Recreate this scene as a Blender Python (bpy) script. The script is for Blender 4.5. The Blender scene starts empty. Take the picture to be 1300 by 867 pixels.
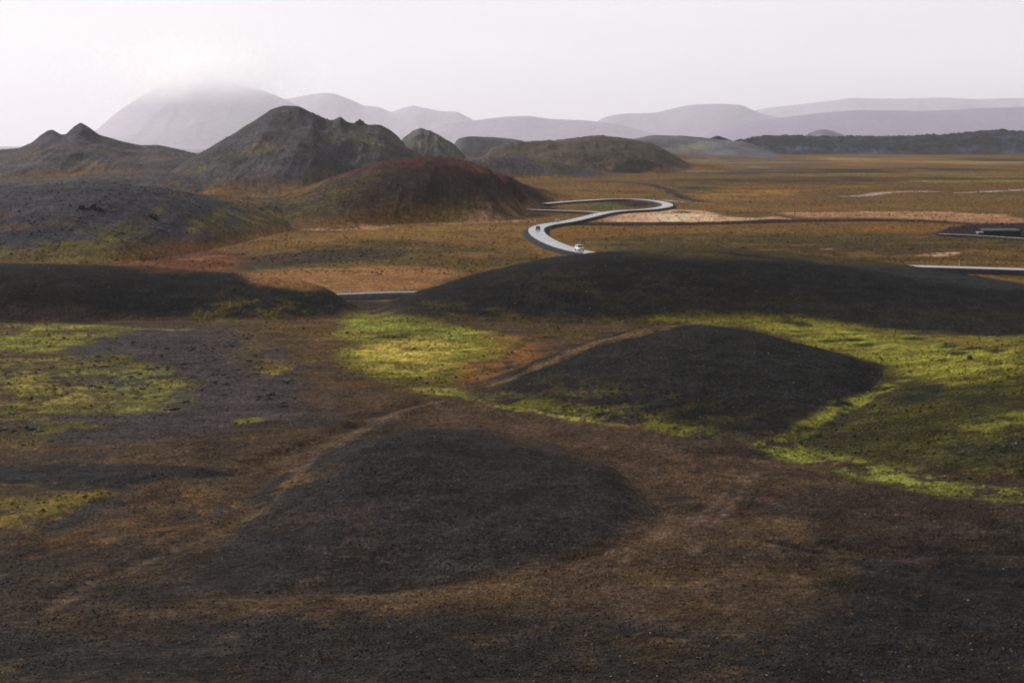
import bpy, bmesh, math, random
import numpy as np
from mathutils import Vector, Matrix

random.seed(7)
R = math.radians
scene = bpy.context.scene
COL = scene.collection

# ------------------------------------------------------------------ camera
W, H, F = 1300.0, 867.0, 1800.0          # photograph frame and focal length in its pixels
CAMZ, PITCH = 28.0, math.atan(248.5 / 1800.0)
CP, SP = math.cos(PITCH), math.sin(PITCH)
cam_data = bpy.data.cameras.new("camera")
cam = bpy.data.objects.new("camera", cam_data)
COL.objects.link(cam)
cam.location = (0, 0, CAMZ)
cam.rotation_euler = (math.pi / 2 - PITCH, 0, 0)
cam_data.sensor_width = 36.0
cam_data.lens = 36.0 * F / W
cam_data.clip_start = 0.5
cam_data.clip_end = 60000
scene.camera = cam


def ray(px, py):
    """direction (dx, dz) per metre of depth for a bearing in the photograph"""
    X = (np.asarray(px, float) - W / 2) / F
    Z = (H / 2 - np.asarray(py, float)) / F
    dy = CP + Z * SP
    return X / dy, (Z * CP - SP) / dy


# ------------------------------------------------------------------ noise
def _hash(ix, iy, seed):
    h = (ix.astype(np.int64) * 374761393 + iy.astype(np.int64) * 668265263 + seed * 974711) & 0xFFFFFFFF
    h = ((h ^ (h >> 13)) * 1274126177) & 0xFFFFFFFF
    h = (h ^ (h >> 16)) & 0xFFFFFF
    return h.astype(np.float32) / np.float32(0xFFFFFF)


def vnoise(x, y, seed=0):
    """smooth value noise in -1..1"""
    fx, fy = np.floor(x), np.floor(y)
    ix, iy = fx.astype(np.int32), fy.astype(np.int32)
    tx = (x - fx).astype(np.float32)
    ty = (y - fy).astype(np.float32)
    tx = tx * tx * tx * (tx * (tx * 6 - 15) + 10)
    ty = ty * ty * ty * (ty * (ty * 6 - 15) + 10)
    a, b = _hash(ix, iy, seed), _hash(ix + 1, iy, seed)
    c, d = _hash(ix, iy + 1, seed), _hash(ix + 1, iy + 1, seed)
    return ((a + (b - a) * tx) * (1 - ty) + (c + (d - c) * tx) * ty) * 2 - 1


def fbm(x, y, lam, octaves=3, seed=0, gain=0.5, sx=1.0):
    out, amp, tot = 0, 1.0, 0.0
    f = 1.0 / lam
    ca, sa = 0.8, 0.6
    X, Y = x / sx, y
    for o in range(octaves):
        out = out + amp * vnoise(X * f + 17.3 * o, Y * f - 9.1 * o, seed + o)
        X, Y = X * ca - Y * sa, X * sa + Y * ca
        tot += amp
        amp *= gain
        f *= 2.03
    return out / tot


def ridged(x, y, lam, octaves=3, seed=0):
    out, amp, tot = 0, 1.0, 0.0
    f = 1.0 / lam
    for o in range(octaves):
        out = out + amp * (1 - 2 * np.abs(vnoise(x * f + 5.7 * o, y * f + 3.3 * o, seed + o)))
        tot += amp
        amp *= 0.55
        f *= 2.1
    return out / tot


def sstep(a, b, x):
    t = np.clip((x - a) / (b - a), 0, 1)
    return t * t * (3 - 2 * t)


# ------------------------------------------------------------------ relief
_by = np.array([-400, -120, -30, 0, 4, 15, 30, 45, 60, 75, 100, 160, 240, 252, 276, 900, 2000, 2700, 60000], float)
_bz = np.array([8, 18, 25, 26.2, 25.4, 19.6, 12.6, 7.0, 3.4, 1.9, 1.4, 0.9, 0.4, 0.2, -2, -2, 8, 9.5, 9.5], float)
_fy = np.concatenate([np.arange(-400, 400, 1.0), np.geomspace(400, 60000, 1500)])
_fz = np.interp(_fy, _by, _bz)
_k = np.exp(-0.5 * (np.arange(-18, 19) / 6.0) ** 2)
_fs = np.convolve(np.pad(_fz, 18, mode="edge"), _k / _k.sum(), mode="valid")
_fs = np.where((_fy > 12) & (_fy < 420), _fs, _fz)


def base(y):
    return np.interp(y, _fy, _fs)


class Hill:
    def __init__(s, name, pts, fw, bw, a=1.7, b=1.3, k=0.4, sm=4.0, nz=(), color=(60, 58, 60), label="", solid=True, cat="hill", c0=0.03, c1=0.35):
        s.name, s.label, s.k, s.nz, s.color, s.solid, s.cat = name, label, k, nz, color, solid, cat
        s.a, s.b, s.c0, s.c1 = a, b, c0, c1
        P = np.array(pts, float)
        if cat == "mountain":                         # far enough for the damp air to fade them
            P[:, 2] *= 1.8
            fw, bw = fw * 1.8, bw * 1.8
            s.nz = (nz[0], nz[1] * 1.8, nz[2], nz[3])
        dx, dz = ray(P[:, 0], P[:, 1])
        Y = P[:, 2]
        hc = CAMZ + dz * Y - base(Y)
        for e in (0, -1):                             # a hill that ends inside the view runs out to nothing
            if -60 < P[e, 0] < 1360: hc[e] = 0.0
        us = np.linspace(dx[0] - 0.25, dx[-1] + 0.25, 3000)
        du = us[1] - us[0]
        hh = np.interp(us, dx, hc)
        L, Rr = us < dx[0], us > dx[-1]
        hh[L] *= sstep(dx[0] - 0.2, dx[0], us[L]) if hc[0] > 0.6 else 0
        hh[Rr] *= 1 - sstep(dx[-1], dx[-1] + 0.2, us[Rr]) if hc[-1] > 0.6 else 0
        sg = max(sm / F / du, 0.3)
        n = int(4 * sg) + 1
        ker = np.exp(-0.5 * (np.arange(-n, n + 1) / sg) ** 2)
        ker /= ker.sum()
        cv = lambda v: np.convolve(np.pad(v, n, mode="edge"), ker, mode="valid")
        s.us, s.hc = us, cv(np.maximum(hh, 0))

        def soft(v, px):                              # the same crest line with its small peaks rounded away
            g_ = px / F / du
            m_ = int(3 * g_) + 1
            kr = np.exp(-0.5 * (np.arange(-m_, m_ + 1) / g_) ** 2)
            return np.convolve(np.pad(v, m_, mode="edge"), kr / kr.sum(), mode="valid")
        s.far = Y.mean() > 400
        s.h1, s.h2 = (soft(s.hc, 14), soft(s.hc, 34)) if s.far else (s.hc, s.hc)
        s.Yc = cv(np.interp(us, dx, Y))
        fwv = np.interp(us, dx, fw) if np.ndim(fw) else np.full_like(us, fw)
        bwv = np.interp(us, dx, bw) if np.ndim(bw) else np.full_like(us, bw)
        s.fw, s.bw = cv(fwv), cv(bwv)
        s.ymin, s.ymax = (s.Yc - s.fw).min(), (s.Yc + s.bw).max()
        s.umin, s.umax = us[0], us[-1]

    def height(s, x, y, noise=True):
        u = x / np.maximum(y, 5)
        hc = np.interp(u, s.us, s.hc)
        Yc = np.interp(u, s.us, s.Yc)
        d = y - Yc
        if noise and s.nz and s.nz[0] == "edge":
            d = d + s.nz[2] * fbm(x, y, s.nz[1], 3, 91)
        w = np.where(d < 0, np.interp(u, s.us, s.fw), np.interp(u, s.us, s.bw))
        t = np.clip(np.abs(d) / w, 0, 1)
        if s.far:                                     # lower down, a slope forgets the single peaks above it
            if noise:
                u = u + (14.0 / F) * t * fbm(x, y, Yc.mean() * .07, 3, 17)
            a1, a2 = sstep(0.02, .40, t), sstep(.30, .85, t)
            hs = np.interp(u, s.us, s.h1) * (1 - a2) + np.interp(u, s.us, s.h2) * a2
            hc = hc * (1 - a1) + hs * a1
        h = hc * (1 - t ** s.a) ** s.b
        if noise and s.nz and s.nz[0] == "ridge":
            _, lam, amp, sx = s.nz
            r = ridged(x / sx, y * .55, lam * .8, 4, 55)
            h = h + hc * amp * r * sstep(0, 0.25, h / np.maximum(hc, 0.01)) * (0.35 + 0.65 * sstep(0, .3, t))
        if noise and s.nz and s.nz[0] == "rugged":
            _, lam, amp, sx = s.nz
            r = ridged(x / sx, y, lam, 4, 23) + 0.7 * ridged(x, y, lam / 4, 3, 77)
            h = h + amp * r * sstep(0, 0.2, h / np.maximum(hc, 0.01)) * sstep(0, 1, hc)
        return np.maximum(h, 0), hc


HILLS = [
    Hill("hill", [(-150, 334, 246), (0, 335, 246), (100, 337, 248), (200, 340, 250), (300, 348, 250), (380, 356, 248), (412, 366, 245), (430, 377, 242), (445, 389, 238), (457, 399, 233), (468, 407, 229)],
         [26, 26, 26, 26, 26, 24, 20, 17, 13, 8, 4], [30, 30, 30, 30, 28, 24, 20, 16, 12, 8, 4], 1.7, 1.15, .3, 5, ("edge", 24, 2.5, 1), (36, 36, 38), "low black gravel hill at the left edge above the mossy flat", True, "hill", 0.0, .14),
    Hill("hill", [(480, 393, 236), (500, 381, 242), (560, 362, 256), (600, 349, 262), (650, 337, 268), (700, 327, 272), (760, 320, 276), (830, 316, 280), (900, 314.5, 282), (1000, 319.5, 284), (1100, 330.5, 282), (1200, 344.5, 276), (1300, 360.5, 270), (1450, 385, 260)],
         [22, 26, 36, 40, 46, 52, 56, 60, 60, 60, 66, 68, 68, 64], [14, 16, 20, 24, 26, 28, 30, 32, 34, 32, 30, 26, 24, 20], 1.8, 1.15, .4, 8, ("edge", 45, 7, 1), (36, 36, 38), "long broad black gravel hill hiding the bend of the road behind it", True, "hill", 0.0, .14),
    Hill("hill", [(590, 498, 156.5), (630, 481, 160), (680, 459, 166), (740, 438, 172), (800, 421, 177), (850, 414, 179), (900, 412.5, 180), (960, 421, 178), (1020, 436, 174), (1080, 453, 169), (1120, 468, 166), (1145, 480, 163), (1175, 490, 158)],
         [10, 18, 28, 36, 44, 48, 50, 50, 46, 38, 28, 20, 10], [8, 10, 12, 14, 16, 18, 20, 18, 16, 14, 12, 10, 8], 1.7, 1.1, .25, 5, ("edge", 22, 3, 1), (38, 38, 39), "black gravel mound between the green hollow and the mossy slope", True, "hill", 0.0, .14),
    Hill("hill", [(955, 562, 131), (1000, 545, 136), (1060, 521, 142), (1130, 500, 147), (1200, 487, 149), (1300, 470, 152), (1450, 452, 156)],
         [8, 16, 24, 32, 38, 44, 46], [20, 30, 40, 46, 50, 56, 60], 1.6, 1.05, .3, 6, ("ridge", 26, .2, 1.0), (56, 54, 34), "mossy green hummocky slope at the right edge"),
    Hill("mound", [(215, 745, 86), (300, 680, 94), (380, 615, 106), (450, 577, 112), (530, 556, 117), (620, 563, 117), (700, 583, 113), (770, 608, 108), (825, 645, 102)],
         [10, 18, 22, 26, 30, 30, 26, 18, 6], [6, 10, 12, 14, 16, 16, 14, 10, 4], 1.5, 1.0, .15, 8, (), (42, 40, 40), "", False),
    Hill("mound", [(960, 690, 92.4), (1050, 676, 95), (1150, 662, 97.5), (1300, 650, 99.5), (1450, 645, 101)],
         [2, 4, 5, 6, 7], [10, 14, 18, 22, 24], 2.2, 1.0, .1, 8, (), (56, 46, 41), "", False),
    Hill("hill", [(-150, 250, 480), (0, 243, 482), (50, 236, 484), (100, 233, 486), (150, 234, 492), (200, 240, 505), (250, 246.5, 522), (290, 250, 545), (325, 253, 570), (360, 251, 595), (400, 247, 630)],
         [135, 135, 135, 135, 132, 128, 124, 118, 112, 104, 90], 120, 1.9, 1.1, .8, 4, ("ridge", 34, .05, .7), (62, 61, 68), "dark grey hill with an olive foot at the left edge"),
    Hill("hill", [(285, 268, 560), (320, 258, 585), (350, 250, 600), (380, 240, 610), (430, 222, 620), (480, 206, 630), (520, 199, 636), (550, 198, 640), (590, 203, 645), (620, 214, 655), (650, 226, 690), (668, 236, 740), (688, 244, 790), (705, 251, 830)],
         [60, 80, 95, 105, 105, 95, 88, 84, 84, 90, 110, 120, 110, 60], 110, 1.7, 1.15, .8, 5, ("ridge", 40, .05, .7), (66, 58, 57), "rounded hill with a dark red top in front of the grey cone"),
    Hill("hill", [(640, 246, 800), (658, 238.5, 815), (676, 237.5, 825), (690, 241, 830), (702, 243, 835), (714, 248, 835), (726, 252, 835)], 40, 40, 1.6, 1.1, .5, 3, ("ridge", 14, .3, 1), (66, 55, 50), "small brown hummocks at the right foot of the red topped hill"),
    Hill("hill", [(150, 240, 960), (180, 238, 970), (205, 228, 985), (240, 203, 1010), (260, 192, 1025), (300, 169, 1050), (330, 148, 1062), (345, 138, 1066), (360, 134.5, 1070), (378, 135, 1070), (395, 143, 1070), (410, 151, 1075), (422, 154, 1075), (428, 151.5, 1075), (432, 149.5, 1075), (437, 154, 1075), (442, 157.5, 1075), (452, 159, 1075), (470, 160, 1075), (482, 159.5, 1075), (495, 166, 1078), (506, 175, 1080), (516, 188, 1085), (540, 199, 1090), (600, 212, 1100)],
         [60, 90, 120, 160, 180, 200, 215, 220, 225, 225, 220, 210, 200, 200, 198, 195, 190, 185, 180, 175, 165, 150, 130, 110, 60], 260, 1.35, 1.15, 1.0, 1.6, ("ridge", 90, .10, .8), (78, 76, 81), "steep grey cone with a rocky ridge, highest of the near hills"),
    Hill("hill", [(-160, 232, 900), (0, 229, 905), (120, 223, 915), (200, 219, 930), (260, 222, 940), (330, 236, 950)], 90, 120, 1.8, 1.1, .8, 5, ("ridge", 40, .15, .8), (76, 74, 80), "low grey bench of land behind the left hill"),
    Hill("hill", [(-150, 203, 1300), (0, 191, 1310), (25, 188, 1320), (40, 182, 1328), (52, 172.5, 1332), (60, 167.5, 1334), (68, 166.5, 1336), (78, 172, 1338), (84, 171, 1340), (95, 161, 1345), (103, 157, 1350), (112, 162, 1350), (125, 172, 1350), (150, 180, 1352), (180, 186, 1355), (200, 185, 1358), (225, 190, 1360), (245, 195, 1365), (300, 214, 1370)],
         230, 260, 1.0, 1.0, 1.0, 1.2, ("ridge", 80, .11, .8), (80, 78, 85), "double peaked dark hill at the far left"),
    Hill("hill", [(495, 192, 1310), (508, 180, 1310), (515, 173, 1310), (525, 165.5, 1310), (535, 163, 1310), (545, 166, 1310), (560, 174, 1310), (576, 181, 1315), (610, 192, 1320)],
         110, 120, 1.5, 1.15, 1.0, 1.6, ("ridge", 40, .12, .8), (92, 91, 95), "small round grey knoll right of the cone"),
    Hill("hill", [(540, 212, 1230), (575, 206, 1240), (620, 200, 1255), (680, 202, 1260), (720, 211, 1255), (780, 220, 1245)], 62, 120, 1.8, 1.1, 1, 4, ("ridge", 40, .15, 1.2), (80, 76, 82), "low dark rise beyond the red topped hill"),
    Hill("hill", [(565, 183, 1780), (580, 177, 1780), (600, 174, 1790), (622, 175, 1790), (640, 176, 1790), (665, 180, 1780), (690, 186, 1770)], 140, 160, 1.7, 1.1, 1, 2, ("ridge", 50, .1, 1), (96, 95, 102), "flat topped dark ridge right of the round knoll"),
    Hill("hill", [(600, 202, 1440), (625, 190, 1460), (645, 182, 1480), (662, 180, 1490), (690, 178.5, 1500), (715, 178.5, 1510), (740, 175, 1510), (760, 173, 1510), (790, 175, 1510), (820, 180, 1500), (840, 188, 1490), (880, 200, 1480)],
         [120, 150, 170, 180, 190, 190, 190, 180, 180, 170, 150, 80], 220, 1.6, 1.15, 1, 2.5, ("rugged", 60, 2.2, 1.4), (92, 85, 82), "brown ridge with a craggy top in the middle distance"),
    Hill("hill", [(770, 186, 2250), (800, 177, 2300), (830, 172, 2320), (870, 172.5, 2340), (900, 176, 2350), (950, 182, 2350), (1000, 190, 2350)], 260, 300, 1.6, 1.1, 1, 2.5, ("ridge", 80, .08, 1.5), (112, 112, 121), "pale grey sloping rise before the far mountains"),
    Hill("hill", [(868, 181, 2430), (888, 178.5, 2430), (900, 176, 2430), (911, 172.2, 2430), (922, 176, 2430), (934, 180.5, 2430), (955, 186, 2430)], 90, 90, 1.4, 1.1, 1, 1.2, ("ridge", 30, .05, 1), (72, 73, 84), "small dark cone at the left end of the lava field"),
    Hill("lava_field", [(850, 196, 2680), (900, 190, 2750), (935, 182, 2900), (960, 179, 3050), (1000, 177.5, 3150), (1050, 177.5, 3200), (1100, 176.5, 3200), (1150, 177, 3200), (1200, 175, 3200), (1230, 172, 3200), (1260, 169, 3200), (1300, 171, 3200), (1450, 172, 3200)],
         [120, 220, 330, 420, 480, 520, 520, 520, 520, 520, 520, 520, 520], 600, 1.3, .8, 1, 2, ("rugged", 70, 8.5, 1.8), (82, 83, 92), "dark rugged lava field at the far edge of the plain", True, "lava field", 0.0, .08),
    Hill("hill", [(1000, 179, 5000), (1025, 169, 5000), (1036, 164.5, 5000), (1046, 163, 5000), (1057, 166, 5000), (1075, 173, 5000), (1095, 179, 5000)], 300, 300, 1.4, 1.1, 2, 1.4, ("ridge", 90, .08, 1), (136, 132, 144), "small grey hill rising behind the lava field"),
    Hill("mountain", [(80, 196, 9000), (110, 174, 9000), (125, 163, 9000), (140, 150, 9000), (160, 135, 9000), (180, 122, 9000), (200, 113, 9000), (250, 106, 9000), (300, 107, 9000), (335, 116, 9000), (355, 124, 9000), (400, 146, 9000), (470, 178, 9000)],
         1500, 1500, 1.3, 1.0, 5, 2.5, ("ridge", 420, .05, .7), (188, 183, 196), "broad hazy mountain with its top lost in cloud", True, "mountain"),
    Hill("mountain", [(300, 140, 9900), (340, 127, 9900), (365, 126, 9900), (390, 121, 9900), (410, 118, 9900), (425, 119.5, 9900), (440, 125, 9900), (460, 134, 9900), (480, 136, 9900), (497, 143, 9900), (510, 138, 9900), (524, 134, 9900), (540, 138, 9900), (560, 141.5, 9900), (580, 142, 9900), (600, 152, 9900), (640, 166, 9900)],
         1400, 1400, 1.3, 1.0, 5, 2, ("ridge", 420, .05, .7), (190, 185, 198), "hazy mountain ridge with two summits behind the cone", True, "mountain"),
    Hill("mountain", [(500, 168, 7600), (560, 158, 7600), (600, 153.5, 7600), (640, 148.5, 7600), (672, 147.5, 7600), (700, 151.5, 7600), (740, 153, 7600), (780, 157, 7600), (900, 166, 7600)],
         1300, 1200, 1.4, 1.0, 5, 5, ("ridge", 420, .05, .8), (178, 173, 186), "low hazy mountain in the middle of the skyline", True, "mountain"),
    Hill("mountain", [(735, 160, 10500), (760, 152, 10500), (772, 148, 10500), (790, 145, 10500), (832, 143.5, 10500), (860, 137, 10500), (880, 133.5, 10500), (915, 132.5, 10500), (942, 134, 10500), (962, 143, 10500), (1000, 152, 10500), (1060, 162, 10500)],
         1400, 1400, 1.3, 1.0, 5, 3, ("ridge", 420, .05, .8), (182, 177, 190), "flat topped hazy mountain right of the middle", True, "mountain"),
    Hill("mountain", [(900, 155, 12500), (945, 143, 12500), (975, 137.5, 12500), (1020, 132.5, 12500), (1060, 128, 12500), (1080, 125, 12500), (1120, 126, 12500), (1190, 125, 12500), (1260, 126, 12500), (1300, 125, 12500), (1450, 122, 12500)],
         1500, 1500, 1.3, 1.0, 5, 3, ("ridge", 420, .05, .8), (192, 187, 200), "palest long mountain on the right skyline", True, "mountain"),
    Hill("mountain", [(860, 170, 8200), (920, 160, 8200), (980, 151, 8200), (1040, 144, 8200), (1090, 140.5, 8200), (1170, 141.5, 8200), (1240, 138.5, 8200), (1300, 136.5, 8200), (1450, 134, 8200)],
         1500, 1300, 1.4, 1.0, 5, 6, ("ridge", 420, .05, .8), (168, 163, 180), "long hazy mountain slope above the lava field", True, "mountain"),
]

# embankment-like lines of relief (dark track, ledges): photo polyline, half width m, height m
EMB = []


def smax(a, h, k):
    kk = np.minimum(k, np.maximum(h, 0) * 2 + 1e-4)
    e = np.maximum(kk - np.abs(a - h), 0)
    return np.maximum(a, h) + e * e / (4 * kk)


def polydist(x, y, line):
    """distance to a polyline"""
    d = np.full(x.shape, 1e9)
    for (x0, y0), (x1, y1) in zip(line[:-1], line[1:]):
        ex, ey = x1 - x0, y1 - y0
        l2 = ex * ex + ey * ey + 1e-12
        t = np.clip(((x - x0) * ex + (y - y0) * ey) / l2, 0, 1)
        d = np.minimum(d, np.hypot(x - x0 - t * ex, y - y0 - t * ey))
    return d


def smooth_height(x, y):
    """relief without small noise, for finding where a bearing meets the ground"""
    h = np.zeros_like(x)
    for hl in HILLS:
        m = (y > hl.ymin) & (y < hl.ymax)
        if m.any():
            hh, _ = hl.height(x[m], y[m], False)
            h[m] = smax(h[m], hh, hl.k)
    return base(y) + h


_ys = np.concatenate([np.linspace(62, 300, 900), np.geomspace(300, 4200, 1100)[1:]])


def hit(pts, ymin=0, ymax=4200):
    """points of the photograph carried out onto the ground: array of (x, y)"""
    P = np.array(pts, float)
    dx, dz = ray(P[:, 0], P[:, 1])
    ys = _ys[(_ys >= ymin) & (_ys <= ymax)]
    X = dx[:, None] * ys[None]
    Yg = np.broadcast_to(ys[None], X.shape)
    gap = (CAMZ + dz[:, None] * ys[None]) - smooth_height(X.ravel(), np.ascontiguousarray(Yg).ravel()).reshape(X.shape)
    below = gap <= 0
    first = np.where(below.any(1), below.argmax(1), gap.argmin(1))
    out = []
    for i, j in enumerate(first):
        yv = ys[j]
        if below[i, j] and j > 0:
            g0, g1 = gap[i, j - 1], gap[i, j]
            yv = ys[j - 1] + (ys[j] - ys[j - 1]) * g0 / (g0 - g1 + 1e-9)
        out.append((dx[i] * yv, yv))
    return np.array(out)


def densify(pts, closed, step=14):
    out = []
    n = len(pts)
    for i in range(n if closed else n - 1):
        a, b = np.array(pts[i], float), np.array(pts[(i + 1) % n], float)
        m = max(1, int(np.hypot(*(b - a)) / step))
        for j in range(m):
            out.append(tuple(a + (b - a) * j / m))
    if not closed:
        out.append(tuple(pts[-1]))
    return out


# ------------------------------------------------------------------ ground grid
ud = np.arange(-0.42, 0.4201, 0.00070)
us_ = np.arange(0.4215, 0.56, 0.0015)
ut = np.concatenate([us_, np.geomspace(0.57, 5.0, 36)])
U = np.concatenate([-ut[::-1], ud, ut])
rows = [-400.0]
while rows[-1] < 25500:
    y = rows[-1]
    if y < 0: d = 8.0
    elif y < 60: d = 1.0
    elif y < 240: d = 0.20 + 0.16 * (y - 60) / 180
    elif y < 330: d = 0.40
    elif y < 700: d = 0.7 + 0.9 * (y - 330) / 370
    elif y < 1700: d = 2.2 + 1.8 * (y - 700) / 1000
    elif y < 3400: d = 6.0
    else: d = 60.0
    rows.append(y + d)
rows += [29000, 36000, 50000]
YR = np.array(rows)
NR, NC = len(YR), len(U)
print("grid", NR, NC, NR * NC)
SC = np.sqrt(np.maximum(YR, 0) ** 2 + 25.0 ** 2)
SC = np.where(YR > 60, YR, SC * (60 / np.hypot(60, 25)) if False else np.where(YR > 60, YR, np.hypot(YR, 25) * 60 / np.hypot(60, 25)))
X = (SC[:, None] * U[None, :])
Y = np.repeat(YR[:, None], NC, 1)

HT = np.zeros((NR, NC))
OWN = np.zeros((NR, NC), np.int16)       # which hill a point belongs to
REL = np.zeros((NR, NC), np.float32)     # how far up that hill
for i, hl in enumerate(HILLS):
    r0, r1 = np.searchsorted(YR, hl.ymin - 2), np.searchsorted(YR, hl.ymax + 2)
    c0, c1 = np.searchsorted(U, hl.umin), np.searchsorted(U, hl.umax)
    if r1 <= r0: continue
    sl = (slice(r0, r1), slice(c0, c1))
    hh, hc = hl.height(X[sl], Y[sl])
    old = HT[sl]
    top = (hh > old) & (hh > 0.06 * hc) & (hh > 0.05)
    OWN[sl] = np.where(top, i + 1, OWN[sl])
    REL[sl] = np.where(top, hh / np.maximum(hc, 0.05), REL[sl])
    HT[sl] = smax(old, hh, hl.k)

# ------------------------------------------------------------------ roads, in world metres
def road_line(pts, z):
    """photo bearings met with the level z -> smooth centre line"""
    P = np.array(pts, float)
    dx, dz = ray(P[:, 0], P[:, 1])
    yy = (z - CAMZ) / dz
    line = np.stack([dx * yy, yy], 1)
    # Catmull-Rom
    out = []
    n = len(line)
    for i in range(n - 1):
        p0, p1, p2, p3 = line[max(i - 1, 0)], line[i], line[i + 1], line[min(i + 2, n - 1)]
        m = max(2, int(np.hypot(*(p2 - p1)) / 2.5))
        for j in range(m):
            t = j / m
            out.append(0.5 * ((2 * p1) + (-p0 + p2) * t + (2 * p0 - 5 * p1 + 4 * p2 - p3) * t * t + (-p0 + 3 * p1 - 3 * p2 + p3) * t ** 3))
    out.append(line[-1])
    return np.array(out)


ROADZ = -0.9
MAIN = road_line([(690, 258.5), (708, 256.8), (740, 254.6), (770, 252.9), (798, 252.6), (818, 253.6), (834, 255.4), (845, 258.2), (847.5, 260.8), (841, 263), (828, 265), (812, 266.2), (790, 267.4), (768, 270), (746, 275.2), (725, 280), (708, 282.8), (694, 285.0), (684, 288), (680.5, 291.5), (683, 297), (693, 304), (708, 310.8), (725, 316), (742, 319.6), (757, 321.8), (790, 326), (850, 330), (930, 332), (1010, 334.2), (1080, 335.7), (1165, 337.6), (1230, 339.4), (1300, 341.6), (1420, 346)], ROADZ)
BRANCH = road_line([(560, 262.5), (592, 262.6), (630, 263.8), (670, 265.6), (710, 267.0), (745, 268.3), (764, 269.6)], ROADZ)
GAP = road_line([(300, 376), (400, 374), (440, 372.6), (470, 371.6), (505, 370.4), (560, 368.8), (640, 358), (760, 343), (850, 335.5), (930, 332)], ROADZ)
PADROAD = road_line([(1192, 296.9), (1203, 297.4), (1225, 298.3), (1249, 299.6), (1275, 301.2), (1300, 302.9), (1380, 308)], -1.45)

# small relief
near = (YR > 55) & (YR < 340)
xn, yn = X[near], Y[near]
own_n = OWN[near]
N_SMALL = fbm(xn, yn, 9.0, 3, 3) * 0.13 + fbm(xn, yn, 2.2, 4, 4, 0.7) * 0.085
HT[near] += N_SMALL + fbm(xn, yn, 30.0, 2, 8) * 0.25
mid = (YR >= 340) & (YR < 2700)
xm, ym = X[mid], Y[mid]
rd = np.full(xm.shape, 1e9)
sel = ym < 900
for ln in (MAIN, BRANCH, GAP):
    rd[sel] = np.minimum(rd[sel], polydist(xm[sel], ym[sel], ln[::3]))
flat = sstep(6, 22, rd)
HT[mid] += (fbm(xm, ym, 60.0, 3, 12, sx=2.0) * 0.55 * flat * (1 + 1.6 * sstep(800, 1300, ym)) + fbm(xm, ym, 7.0, 3, 13, .6) * 0.22 * (.35 + .65 * flat))
# small gullies, creases and worn tracks
for ln, dep, wd in (([(330, 590), (400, 562), (440, 546), (470, 530), (500, 520), (535, 511)], .55, 1.1),
                    ([(980, 686), (1040, 698), (1130, 703), (1220, 699), (1330, 696)], .45, 1.0),
                    ([(300, 754), (390, 749), (480, 746), (560, 739), (640, 732)], .30, .9),
                    ([(60, 775), (110, 742), (180, 712), (260, 680), (330, 650), (370, 610), (400, 580)], .16, .8),
                    ([(640, 742), (700, 730), (760, 708), (830, 682), (880, 660), (915, 630), (940, 600)], .16, .8),
                    ([(60, 682), (75, 660), (110, 643), (158, 628)], .3, 1.0), ([(0, 613), (60, 615), (130, 624), (200, 612), (300, 603)], .3, 1.0),
                    ([(205, 668), (270, 645), (350, 632)], .25, .9)):
    q = hit(densify(ln, False), 60, 300)
    bx = (yn > q[:, 1].min() - 4) & (yn < q[:, 1].max() + 4) & (xn > q[:, 0].min() - 4) & (xn < q[:, 0].max() + 4)
    d = polydist(xn[bx], yn[bx], q) + .5 * fbm(xn[bx], yn[bx], 4, 3, 66)
    add = np.zeros(xn.shape)
    dep *= .5
    add[bx] = -dep * np.exp(-(d / wd) ** 2) + .35 * dep * np.exp(-((np.abs(d) - 2.2 * wd) / wd) ** 2)
    HT[near] += add
# road bed in the near strip too
sel = (yn > 240)
rdn = np.full(xn.shape, 1e9)
for ln in (MAIN, GAP):
    rdn[sel] = np.minimum(rdn[sel], polydist(xn[sel], yn[sel], ln[::3]))
for msk, rdd in ((near, rdn), (mid, rd)):
    z = HT[msk]
    w = 1 - sstep(4.5, 13, rdd)
    HT[msk] = z * (1 - w) + np.minimum(z, 0.25) * w

# ------------------------------------------------------------------ ground colours
K_LIGHT, SIGMA, J_AIR = 0.96, 4.5e-5, np.array([0.60, 0.58, 0.65])


def lin(c):
    c = np.array(c, float) / 255.0
    return np.where(c <= 0.04045, c / 12.92, ((c + 0.055) / 1.055) ** 2.4)


def albedo(c, dist):
    T = math.exp(-SIGMA * dist)
    a = (lin(c) - (1 - T) * J_AIR) / (T * K_LIGHT)
    return np.clip(a, 0.009, 0.75)


CL = np.zeros((NR, NC, 3))
VEG = np.zeros((NR, NC))
CL[:] = albedo((68, 55, 44), 120)
fr = YR > 240
t = sstep(240, 300, YR)[:, None, None]
CL[:] = CL * (1 - t) + albedo((110, 84, 54), 520) * t
t = sstep(700, 1100, YR)[:, None, None]
CL[:] = CL * (1 - t) + albedo((112, 90, 66), 1400) * t
t = sstep(2600, 3000, YR)[:, None, None]
CL[:] = CL * (1 - t) + albedo((120, 112, 116), 6000) * t
t = sstep(2900, 4200, YR)[:, None, None]
CL[:] = CL * (1 - t) + albedo((178, 173, 186), 12000) * t

# broad mottling of the heath: gravel showing through, ochre grass
def mottle(msk, lam, amp, ca, seed, sx=1.0, thr=0.0, soft=0.25):
    n = fbm(X[msk], Y[msk], lam, 4, seed, .6, sx)
    w = (sstep(thr - soft, thr + soft, n) * amp)[..., None]
    CL[msk] = CL[msk] * (1 - w) + ca * w


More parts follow.
